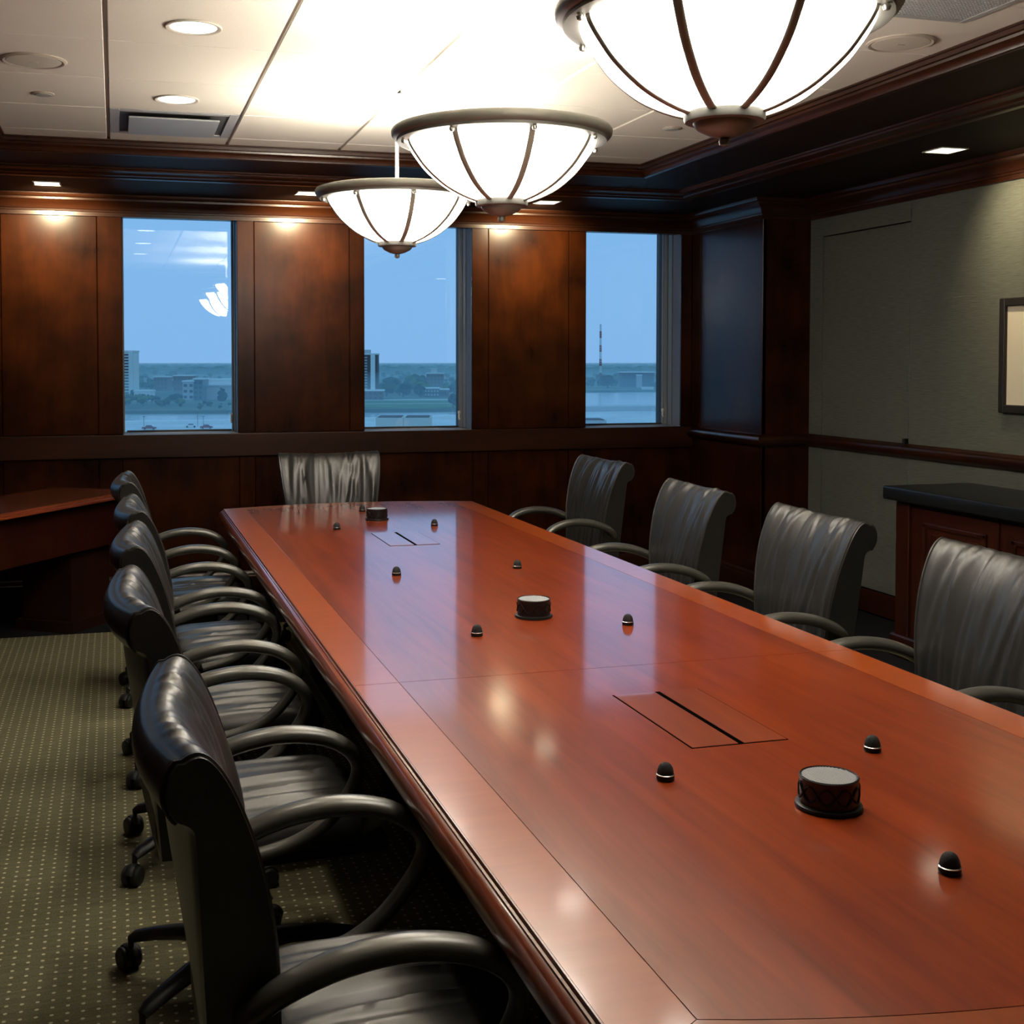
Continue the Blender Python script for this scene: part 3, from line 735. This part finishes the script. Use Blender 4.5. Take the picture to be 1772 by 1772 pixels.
def make_chair():
    t = thing('conference_chair', 'x', 'chair', (0, 0, 0), 'black leather conference chairs')
    bm_, prof, half = back_mesh()
    bk = bm_.obj('backrest', 'leather', t, smooth=50)
    for s in (-1, 1):
        jj = 1 if s < 0 else 63
        pts = [bm_.v[i*65+jj] for i in range(0, 50)]
        MB().tube(pts, 0.0036, 6).obj('piping', 'piping_leather', bk, smooth=True)
    # dark plate closing the rear of the back
    sh = MB().grid(14, 9, lambda i, j: (-0.226-0.034*(1-(-1+j/4)**2)*sm(.45,.95,0.44+0.41*i/13)-0.012*(i/13), (-1+j/4)*0.215, 0.44+0.41*i/13))
    sh2 = MB(); nvv = len(sh.v)
    sh2.add(sh.v + [(x+0.012, y, z) for x, y, z in sh.v], sh.f + [tuple(k+nvv for k in f)[::-1] for f in sh.f])
    sh2.obj('back_shell', 'shell_black', t, smooth=True)
    st = seat_mesh().obj('seat', 'leather', t, smooth=50)
    MB().bbox(-0.13, 0.29, -0.235, 0.235, 0.385, 0.425, 0.014, 2).obj('seat_pan', 'shell_black', t, smooth=40)
    br = MB().bbox(-0.175, -0.10, -0.10, 0.10, 0.36, 0.50, 0.012, 2); br.obj('back_bracket', 'shell_black', t)
    MB().bbox(-0.10, 0.14, -0.085, 0.085, 0.325, 0.39, 0.015, 2).obj('tilt_box', 'base_black', t)
    arm = catmull([(-.185, 0, .610), (-.168, 0, .632), (-.128, 0, .658), (-.05, 0, .684), (.04, 0, .693), (.125, 0, .679), (.18, 0, .648), (.203, 0, .610), (.194, 0, .566), (.162, 0, .520), (.118, 0, .477), (.055, 0, .444), (-.035, 0, .424)], 4)
    n_ = len(arm)
    for s in (-1, 1):
        rad = []; pts = []
        for k, p in enumerate(arm):
            u = k/(n_-1)
            r = 0.0145+0.0045*math.sin(min(1, u/0.62)*math.pi)**0.8 if u < 0.62 else 0.0145
            rad.append(r)
            inw = 0.020*sm(0.75, 1.0, u) + 0.018*(1-sm(0.0, 0.14, u))
            pts.append((p.x, s*(0.280-inw), p.z))
        MB().tube(pts, rad, 12, 1.5).obj('armrest', 'arm_grey', t, smooth=60)
    MB().lathe([(0, 0.33), (0.024, 0.33), (0.024, 0.22), (0.031, 0.22), (0.031, 0.10), (0, 0.10)], (0, 0, 0), 20).obj('gas_column', 'base_black', t, smooth=35)
    MB().lathe([(0, 0.145), (0.045, 0.14), (0.055, 0.12), (0.052, 0.085), (0, 0.08)], (0, 0, 0), 24).obj('hub', 'base_black', t, smooth=35)
    for k in range(5):
        a = 2*math.pi*k/5; ca, sa = math.cos(a), math.sin(a)
        prof_ = [(0.03, .115), (0.10, .122), (0.18, .116), (0.25, .102), (0.300, .088), (0.318, .078)]
        lg = MB().tube([(r*ca, r*sa, z) for r, z in prof_], [0.024, 0.022, 0.0195, 0.017, 0.0155, 0.011], 8, 1.25, up=(-sa, ca, 0)).obj('base_leg', 'base_black', t, smooth=50)
        cx_, cy_ = 0.318*ca, 0.318*sa
        cs = MB(); ax = a+0.6+k; dx, dy = math.cos(ax), math.sin(ax)
        tmp = MB()
        for s in (-1, 1):
            tmp.lathe([(0.0, s*0.006), (0.026, s*0.006), (0.0285, s*0.010), (0.0285, s*0.020), (0.024, s*0.025), (0.0, s*0.027)], (0, 0, 0.0285), 18, 'Y')
        tmp.tube([(0.0, -0.006, 0.0285), (0.0, 0.006, 0.0285)], 0.012, 8)
        hood = [(0.031*math.cos(w), 0, 0.0285+0.031*math.sin(w)) for w in [R(20+140*q/8) for q in range(9)]]
        tmp.tube(hood, 0.0035, 6, 3.5)
        tmp.tube([(0.012, 0, 0.05), (0.012, 0, 0.085)], 0.0075, 8, up=(1, 0, 0))
        cs.add([(cx_+(x-0.012)*dx-y*dy, cy_+(x-0.012)*dy+y*dx, z) for x, y, z in tmp.v], tmp.f)
        c_ = cs.obj('caster', 'rubber_black', lg, smooth=40)
    return t
proto = make_chair()
# (x, y, facing angle, label)
CH = [(0.295, 5.66, 0, 'leather chair on the left side, farthest from the camera'),
      (0.310, 4.62, 2, 'second leather chair from the window wall on the left side'),
      (0.300, 3.78, -1, 'third leather chair on the left side, middle of the left row'),
      (0.290, 2.91, 3, 'second nearest leather chair on the left side'),
      (0.340, 1.90, 0, 'nearest leather chair, large in the lower left corner'),
      (1.165, 6.66, -90, 'leather chair at the far head of the table, before the windows'),
      (2.245, 6.03, 182, 'farthest leather chair on the right side, by the wood corner'),
      (2.090, 4.66, 177, 'second leather chair from the corner on the right side'),
      (2.065, 3.69, 178, 'leather chair on the right side in front of the hidden door'),
      (2.065, 2.77, 178, 'nearest leather chair on the right, cut by the picture edge')]
for k, (x, y, a, lab) in enumerate(CH):
    c = proto if k == 0 else dup(proto, (0, 0, 0), 0)
    c.location = (x, y, 0); c.rotation_euler = (0, 0, R(a)); c['label'] = lab

# ------------------------------------------------------------------ credenza on the right
cr_ = thing('credenza', 'dark wood credenza with a black stone top against the green wall', 'cabinet', (4.04, 4.0, 0))
cx0, cx1, cy0, cy1 = 3.77, XG-0.012, 2.55, 5.43
MB().bbox(cx0, cx1, cy0, cy1, 0.800, 0.868, 0.010, 3).obj('stone_top', 'stone_black', cr_, smooth=40)
MB().bbox(cx0+0.07, cx1, cy0+0.07, cy1-0.06, 0.02, 0.800, 0.004).obj('body', 'credenza_wood', cr_)
MB().bbox(cx0+0.035, cx1, cy0+0.02, cy1-0.02, 0.0, 0.115, 0.008).obj('plinth', 'credenza_wood', cr_)
fx = cx0+0.07
MB().bbox(fx-0.02, fx+0.05, cy1-0.15, cy1-0.045, 0.11, 0.80, 0.005).obj('corner_post', 'credenza_wood', cr_)
yy = cy1-0.19
k = 0
while yy > cy0+0.3:
    y1_ = yy; y0_ = max(cy0+0.12, yy-0.60)
    dr = MB().bbox(fx-0.012, fx+0.01, y0_, y1_, 0.13, 0.775, 0.003).obj('cabinet_door', 'credenza_wood', cr_)
    for a, b, c, d in [(y0_+.07, y0_+.095, .20, .71), (y1_-.095, y1_-.07, .20, .71), (y0_+.07, y1_-.07, .685, .71), (y0_+.07, y1_-.07, .20, .225)]:
        MB().bbox(fx-0.024, fx-0.008, a, b, c, d, 0.006, 2).obj('moulding', 'credenza_wood', dr)
    MB().bbox(fx-0.016, fx-0.008, y0_+.12, y1_-.12, 0.25, 0.66, 0.005).obj('raised_panel', 'credenza_wood', dr)
    yy -= 0.625

# framed picture on the fabric wall
pf = thing('framed_picture', 'black framed picture with a cream mat on the green wall', 'picture', (XG, 4.75, 1.53))
z0, z1, y1 = 1.243, 1.818, 5.205; y0 = y1-0.85
for a, b, c, d in [(y1-.042, y1, z0, z1), (y0, y0+.042, z0, z1), (y0+.042, y1-.042, z1-.042, z1), (y0+.042, y1-.042, z0, z0+.042)]:
    MB().bbox(XG-0.032, XG-0.001, a, b, c, d, 0.006, 2).obj('frame_rail', 'frame_black', pf)
MB().box(XG-0.014, XG-0.002, y0+.04, y1-.04, z0+.04, z1-.04).obj('mat_board', 'mat_paper', pf)

# angled side table at the left
E_ = Vector((-0.355, 7.70)); u = Vector((math.cos(R(56)), math.sin(R(56)))); v_ = Vector((u.y, -u.x))
W_, L_ = 0.56, 1.75
st = thing('side_table', 'angled wooden side table by the window wall at the left', 'table', (-0.6, 6.9, 0))
def quad(l0, l1, w0, w1):
    return [tuple(E_ - u*l + v_*w) for l, w in ((l0, w0), (l1, w0), (l1, w1), (l0, w1))]
corners = quad(0, L_, 0, W_)
MB().prism(quad(0, L_, 0, W_), 0.722, 0.75).obj('top', 'desk_wood', st)
cc = corners if (Vector(corners[1])-Vector(corners[0])).cross(Vector(corners[2])-Vector(corners[1])) > 0 else corners[::-1]
MB().sweep(cc, [(-0.002, 0.7505), (0.004, 0.7505), (0.006, 0.745), (0.012, 0.743), (0.014, 0.736), (0.021, 0.732), (0.023, 0.722), (0.012, 0.716), (-0.03, 0.716)], True).obj('edge_moulding', 'table_edge', st, smooth=35)
MB().prism(quad(0.06, L_-0.06, W_-0.085, W_-0.06), 0.455, 0.72).obj('front_apron', 'credenza_wood', st)
MB().prism(quad(0.06, L_-0.06, 0.06, 0.085), 0.455, 0.72).obj('rear_apron', 'table_base_wood', st)
for l0 in (0.10, L_-0.50):
    MB().prism(quad(l0, l0+0.36, 0.12, W_-0.12), 0.05, 0.72).obj('pedestal', 'table_base_wood', st)
    MB().prism(quad(l0-0.03, l0+0.39, 0.09, W_-0.09), 0.0, 0.06).obj('foot', 'table_base_wood', st)

# ------------------------------------------------------------------ outdoors (city across the river)
ZG = -28.5
def pix(px, py, z=ZG):
    fw = Vector((math.sin(yaw)*math.cos(pitch), math.cos(yaw)*math.cos(pitch), -math.sin(pitch)))
    rt = Vector((math.cos(yaw), -math.sin(yaw), 0)); up = rt.cross(fw)
    d = fw + rt*((px-CX)/F_PX) - up*((py-CY)/F_PX)
    return Vector((0, 0, EYE)) + d*((z-EYE)/d.z)
wat = MB().add([(-3000, 60, ZG-2), (4000, 60, ZG-2), (4000, 2600, ZG-2), (-3000, 2600, ZG-2)], [(0, 1, 2, 3)]).obj('river', 'water'); struct(wat, 'pale river between the building and the far bank')
bank = [(-900, 800), (5, 778), (100, 762), (190, 756), (270, 760), (330, 860), (400, 1120), (470, 1190), (560, 1194), (900, 1200), (4500, 1300), (9000, 9500), (-4000, 9500)]
struct(MB().prism(bank, ZG-6, ZG).obj('far_bank', 'far_land'), 'wooded far bank of the river')
qy = MB().prism([(-600, 40), (700, 40), (700, 690), (300, 712), (200, 640), (120, 612), (-600, 592)], ZG-6, ZG)
struct(qy.obj('near_quay', 'quay_concrete'), 'pale quay on the near side of the river')
struct(MB().prism([(120, 800), (190, 764), (268, 768), (300, 850), (330, 960), (180, 950)], ZG, ZG+0.3).obj('lawn', 'lawn'), 'green riverside lawn')
struct(MB().prism([(120, 845), (300, 835), (302, 842), (120, 853)], ZG+0.2, ZG+0.45).obj('lawn_path', 'path_pale'))
struct(MB().prism([(150, 925), (318, 905), (325, 940), (150, 948)], ZG+0.2, ZG+0.45).obj('bank_road', 'path_pale'))
struct(MB().prism([(-600, 588), (120, 608), (200, 636), (200, 640), (120, 613), (-600, 593)], ZG, ZG+1.6).obj('quay_wall', 'bld_white'))
struct(MB().prism([(240, 690), (700, 668), (700, 690), (300, 712)], ZG, ZG+3.0).obj('pier_wall', 'bld_grey'))

def building(name, label, px0, px1, pybase, pytop, depth, mat, rows=0, cols=0, pane='bld_pane', wide=False, top=None, into=None, part='walls'):
    a, b = pix(px0, pybase), pix(px1, pybase)
    D = F_PX*(EYE-ZG)/(pybase-HOR); h = (EYE-ZG) + (HOR-pytop)/F_PX*D
    c = (a+b)/2; x = (b-a).to_2d(); w = x.length; ux = x.normalized(); uy = Vector((-ux.y, ux.x))
    t = into or thing(name, label, 'building', (c.x, c.y, ZG), 'buildings on the far bank')
    def P(s, d): q = c.to_2d() + ux*s + uy*d; return (q.x, q.y)
    MB().prism([P(-w/2, 0), P(w/2, 0), P(w/2, depth), P(-w/2, depth)], ZG, ZG+h).obj(part, mat, t)
    MB().prism([P(-w/2-.4, -.4), P(w/2+.4, -.4), P(w/2+.4, depth+.4), P(-w/2-.4, depth+.4)], ZG+h, ZG+h+1.2).obj('roof', 'bld_white' if top is None else top, t)
    fh = h*0.94/max(rows, 1)
    for r in range(rows):
        zz = ZG+h*0.03+fh*r
        for q in range(cols):
            cw = w/cols; s0 = -w/2+cw*q+cw*(0.02 if wide else 0.22); s1 = -w/2+cw*(q+1)-cw*(0.02 if wide else 0.22)
            MB().prism([P(s0, -0.35), P(s1, -0.35), P(s1, 0.3), P(s0, 0.3)], zz+fh*0.28, zz+fh*0.74).obj('window', pane, t)
    return t, P, w, h
T1, P_, w_, h_ = building('apartment_tower', 'white high-rise with window bands at the left of the first window', 196, 231, 690, 609, 18, 'bld_white', 15, 2, wide=True)
MB().prism([P_(w_/2-3.6, -.8), P_(w_/2-0.2, -.8), P_(w_/2-0.2, 2), P_(w_/2-3.6, 2)], ZG, ZG+h_+0.5).obj('stair_shaft', 'bld_white', T1)
building('brick_block', 'small brick block with flat roof among trees', 266, 290, 676, 653, 20, 'bld_brick', 3, 4)
building('brick_block', 'longer brick block behind the pale hall', 300, 331, 678, 651, 20, 'bld_brick', 3, 5)
building('low_hall', 'low white hall behind riverside trees, beside the high-rise', 232, 260, 694, 678, 15, 'bld_white', 1, 4)
MU, _a, _b, _c = building('waterfront_hall', 'long pale waterfront building with a dark glass corner block', 351, 404, 692, 669, 40, 'bld_grey', 0, 0, top='bld_grey', part='hall')
building('', '', 316, 336, 693, 661, 25, 'bld_grey', 3, 2, into=MU, part='wing')
building('', '', 335, 351, 693, 657, 22, 'bld_teal', 4, 2, 'bld_pane', into=MU, part='glass_block')
building('', '', 351, 397, 690, 658, 22, 'bld_white', 1, 1, 'bld_teal', wide=True, into=MU, part='upper_storey')
T2, P_, w_, h_ = building('apartment_tower', 'dark high-rise with a white shaft at the left of the second window', 610, 653, 692, 614, 20, 'bld_dark', 15, 3, 'bld_grey')
MB().prism([P_(w_/2-5.2, -1), P_(w_/2-1.7, -1), P_(w_/2-1.7, 3), P_(w_/2-5.2, 3)], ZG+8, ZG+h_+1).obj('white_shaft', 'bld_white', T2)
MB().prism([P_(-2, 4), P_(4, 4), P_(4, 12), P_(-2, 12)], ZG+h_, ZG+h_+4).obj('plant_room', 'bld_grey', T2)
building('', '', 628, 663, 693, 677, 16, 'bld_brick', 2, 4, into=T2, part='podium')
BB, _a, _b, _c = building('brick_block', 'brick apartment block with a white rooftop, right of the second window', 738, 768, 672, 647, 20, 'bld_brick', 4, 5)
building('', '', 746, 756, 668, 639, 12, 'bld_white', 1, 3, into=BB, part='roof_house')
building('terrace_row', 'low dark terrace by the lawn', 734, 760, 687, 673, 14, 'bld_dark', 2, 5, 'bld_grey')
building('terrace_row', 'low brick row right of the dark terrace', 760, 777, 686, 675, 14, 'bld_brick', 1, 4)
BC, _a, _b, _c = building('brick_block', 'wide dark brick block with white roofline, right of the mast', 1076, 1132, 670, 645, 30, 'bld_dark', 4, 7)
building('', '', 1103, 1111, 671, 650, 10, 'bld_grey', 0, 0, into=BC, part='entrance_block')
building('boat_house', 'low white boat house at the water edge', 1112, 1131, 674, 671.5, 8, 'bld_white', 0, 0)
# mast
mp_ = pix(1039, 669); D_ = F_PX*(EYE-ZG)/(669-HOR); mh = (EYE-ZG)+(HOR-561)/F_PX*D_
ma = thing('radio_mast', 'tall red and white radio mast rising above the trees', 'mast', (mp_.x, mp_.y, ZG))
for k in range(9):
    za, zb = ZG+mh*k/9, ZG+mh*(k+1)/9
    r0 = 1.5-0.6*k/9
    sg = MB()
    for q in range(3):
        a0 = q*2*math.pi/3
        sg.tube([(mp_.x+r0*math.cos(a0), mp_.y+r0*math.sin(a0), za), (mp_.x+r0*math.cos(a0), mp_.y+r0*math.sin(a0), zb)], 0.34, 5)
        for w in range(3):
            b0 = za+(zb-za)*w/3; b1 = za+(zb-za)*(w+1)/3; a1 = a0+2*math.pi/3
            sg.tube([(mp_.x+r0*math.cos(a0), mp_.y+r0*math.sin(a0), b0), (mp_.x+r0*math.cos(a1), mp_.y+r0*math.sin(a1), b1)], 0.2, 4)
    sg.obj('segment', 'bld_white' if k % 2 == 0 else 'mast_red', ma)
# near rooftop plant boxes
def roof_box(name, label, px0, px1, pyt, z_top, dist, h, depth, mat):
    s = dist/F_PX
    a = pix(px0, HOR+(EYE-z_top)/s, z_top); b = pix(px1, HOR+(EYE-z_top)/s, z_top)
    c = (a+b)/2; x = (b-a).to_2d(); w = x.length; ux = x.normalized(); uy = Vector((-ux.y, ux.x))
    t = thing(name, label, 'rooftop unit', (c.x, c.y, z_top-h))
    def P(s_, d): q = c.to_2d()+ux*s_+uy*d; return (q.x, q.y)
    n = max(1, int(w/4))
    for k in range(n):
        s0, s1 = -w/2+w*k/n, -w/2+w*(k+1)/n
        MB().prism([P(s0+.03, 0), P(s1-.03, 0), P(s1-.03, depth), P(s0+.03, depth)], z_top-h, z_top).obj('panel', mat, t)
        MB().prism([P(s0+.4, .4), P(s1-.4, .4), P(s1-.4, depth-.4), P(s0+.4, depth-.4)], z_top, z_top+0.12).obj('fan_opening', 'bld_dark', t)
    return t
roof_box('rooftop_cooler', 'pale rooftop cooling unit with dark openings below the second window', 650, 746, 722, -9.0, 230, 9, 9, 'roof_pale')
roof_box('rooftop_cooler', 'grey rooftop unit at the foot of the third window', 1000, 1050, 724, -9.5, 230, 9, 8, 'bld_grey')
def car(px, py, label, mat, L=5.0):
    p = pix(px, py); L *= 1.25; Wd, H1 = 2.2, 0.9
    t = thing('parked_car', label, 'car', (p.x, p.y, ZG), 'cars on the quay')
    poly = [(-L/2, .45), (-L/2, 1.15), (-L*.28, 1.3), (-L*.18, 1.95), (L*.14, 1.95), (L*.28, 1.3), (L/2, 1.1), (L/2, .45)]
    m_ = MB(); n_ = len(poly)
    m_.add([(p.x+x, p.y-Wd/2, ZG+z) for x, z in poly]+[(p.x+x, p.y+Wd/2, ZG+z) for x, z in poly], [tuple(range(n_)), tuple(range(2*n_-1, n_-1, -1))]+[(k, (k+1) % n_, n_+(k+1) % n_, n_+k) for k in range(n_)])
    m_.obj('body', mat, t)
    MB().box(p.x-L*.2, p.x+L*.2, p.y-Wd/2-0.03, p.y+Wd/2+0.03, ZG+1.35, ZG+1.8).obj('side_windows', 'bld_pane', t)
    for s in (-.3, .3):
        MB().lathe([(0, -Wd/2-.05), (.45, -Wd/2-.05), (.45, Wd/2+.05), (0, Wd/2+.05)], (p.x+L*s, p.y, ZG+.45), 12, 'Y').obj('axle', 'rubber_black', t)
car(258, 743.5, 'red car parked on the quay at the left of the first window', 'car_red')
car(330, 740, 'white car parked on the quay', 'car_white', 4.4)
car(357, 742, 'red car parked on the quay right of the white car', 'car_red', 4.4)
for px, lab in [(342, 'tall thin lamp post on the quay between the white and red cars'), (352, 'shorter lamp post on the quay above the right red car'), (249, 'lamp post on the quay above the left red car')]:
    p = pix(px, 738); t = thing('lamp_post', lab, 'lamp post', (p.x, p.y, ZG), 'lamp posts on the quay')
    hh = 6.5 if px == 342 else 4.6
    MB().tube([(p.x, p.y, ZG), (p.x, p.y, ZG+hh)], 0.13, 6).obj('pole', 'bld_dark', t)
    MB().box(p.x-.7, p.x+.7, p.y-.15, p.y+.15, ZG+hh, ZG+hh+.2).obj('lamp_head', 'bld_dark', t)

# trees
rt_ = random.Random(11)
def tree_mesh(seed, mat, pointed=False):
    r = random.Random(seed); m = MB()
    bm = bmesh.new(); bmesh.ops.create_icosphere(bm, subdivisions=2, radius=1.0); bm.verts.index_update()
    bv = [v.co.copy() for v in bm.verts]; bf = [[v.index for v in f.verts] for f in bm.faces]; bm.free()
    n = 7
    for k in range(n):
        if pointed: c = Vector((r.uniform(-.12, .12), r.uniform(-.12, .12), 0.25+0.75*k/n)); s = 0.34*(1-0.85*k/n)
        else: c = Vector((r.uniform(-.32, .32), r.uniform(-.32, .32), r.uniform(.42, .82))); s = r.uniform(.22, .34)
        m.add([c+Vector((v.x, v.y, v.z*0.85))*s*(1+0.16*math.sin(7*v.x+3*v.y+k)*math.cos(5*v.z+2*v.y)) for v in bv], bf)
    m.tube([(0, 0, 0), (0, 0, 0.5)], [0.05, 0.03], 6)
    return m.mesh('tree', mat, smooth=60)
TM = [tree_mesh(s, mt) for s, mt in [(1, 'foliage'), (2, 'foliage'), (3, 'foliage_dark'), (4, 'foliage_light'), (5, 'foliage_dark')]]
PT = tree_mesh(9, 'foliage_dark', True)
def tree(px, py, hpx, me, wide=1.0, label=None):
    p = pix(px, py); D = F_PX*(EYE-ZG)/(py-HOR); h = hpx/F_PX*D
    o = bpy.data.objects.new('tree', me); COL.objects.link(o); o.location = (p.x, p.y, ZG)
    o.scale = (h*wide, h*wide, h); o.rotation_euler = (0, 0, rt_.uniform(0, 6))
    tag(o, label or 'leafy tree in the woods across the river', 'tree', 'trees across the river'); return o
def zone(lab, x0, x1, y0, y1, n, h0, h1, avoid=()):
    k = 0; tries = 0
    while k < n and tries < n*20:
        tries += 1
        px, py = rt_.uniform(x0, x1), rt_.uniform(y0, y1)
        if any(a < px < b and c < py < d for a, b, c, d in avoid): continue
        tree(px, py, rt_.uniform(h0, h1), rt_.choice(TM), rt_.uniform(0.8, 1.2), lab); k += 1
zone('distant tree near the horizon in the first window', 204, 410, 650, 662, 30, 7, 11)
zone('leafy tree around the brick blocks in the first window', 230, 345, 664, 680, 22, 9, 15, [(262, 332, 676, 680)])
zone('riverside tree below the white high-rise', 210, 262, 692, 705, 12, 12, 19)
zone('riverside tree left of the waterfront building', 262, 314, 694, 706, 15, 9, 16)
zone('low shrub on the bank before the waterfront building', 310, 402, 698, 709, 16, 4, 8)
zone('distant tree near the horizon in the second window', 655, 800, 650, 664, 24, 7, 11)
zone('dense tree beside the dark high-rise in the second window', 660, 736, 668, 688, 30, 12, 23)
zone('tree at the right of the second window', 770, 800, 668, 686, 10, 10, 18)
zone('distant tree near the horizon in the third window', 1005, 1150, 650, 660, 20, 7, 11)
zone('tree on the bank around the foot of the mast', 1005, 1074, 660, 672, 20, 9, 16)
zone('small tree right of the wide brick block', 1112, 1150, 666, 672, 8, 5, 9)
tree(384, 694, 24, PT, 1.0, 'dark pointed tree in front of the long pale hall')
tree(784, 706, 24, TM[2], 0.9, 'rounded tree at the right end of the lawn')
tree(1052, 672, 22, TM[2], 1.3, 'dark bushy tree just right of the mast')
# far forest to the horizon: nobody could count it
ff = MB(); rr = random.Random(5)
dist = 2900
while dist < 8600:
    wv = 16
    a0, a1 = yaw+math.atan((150-CX)/F_PX), yaw+math.atan((1230-CX)/F_PX)
    nseg = int((a1-a0)*dist/wv)
    top = []
    for k in range(nseg+1):
        a = a0+(a1-a0)*k/nseg; rd = dist+rr.uniform(-60, 60)
        top.append((rd*math.sin(a), rd*math.cos(a), ZG+rr.uniform(9, 19)))
    base = len(ff.v)
    for x, y, z in top:
        f_ = 1+26/math.hypot(x, y)
        ff.v += [(x, y, ZG), (x*(1+4/dist), y*(1+4/dist), z*0.6+ZG*0.4), (x*(1+12/dist), y*(1+12/dist), z), (x*f_, y*f_, z-4), (x*(1+45/dist), y*(1+45/dist), ZG)]
    for k in range(nseg):
        for q in range(4):
            ff.f.append((base+k*5+q, base+(k+1)*5+q, base+(k+1)*5+q+1, base+k*5+q+1))
    dist *= 1.055
fo_ = ff.obj('far_forest', 'foliage'); tag(fo_, 'endless dark treetops running to the horizon', 'forest', kind='stuff')

# haze over the river valley
def haze():
    m = bpy.data.materials.new('air_haze'); m.use_nodes = True; MATS['air_haze'] = m
    n, l = m.node_tree.nodes, m.node_tree.links; n.clear()
    out = n.new('ShaderNodeOutputMaterial'); vs_ = n.new('ShaderNodeVolumeScatter')
    vs_.inputs['Color'].default_value = (0.60, 0.86, 1.0, 1); vs_.inputs['Density'].default_value = HAZE
    l.new(vs_.outputs[0], out.inputs['Volume'])
HAZE = 0.0006
haze()
hz = MB().box(-2500, 4200, 30, 9400, ZG-1.9, -6).obj('valley_haze', 'air_haze')
tag(hz, 'bluish evening haze over the river and woods', 'haze', kind='stuff')
for o in bpy.data.objects:
    if '_o' in o: del o['_o']
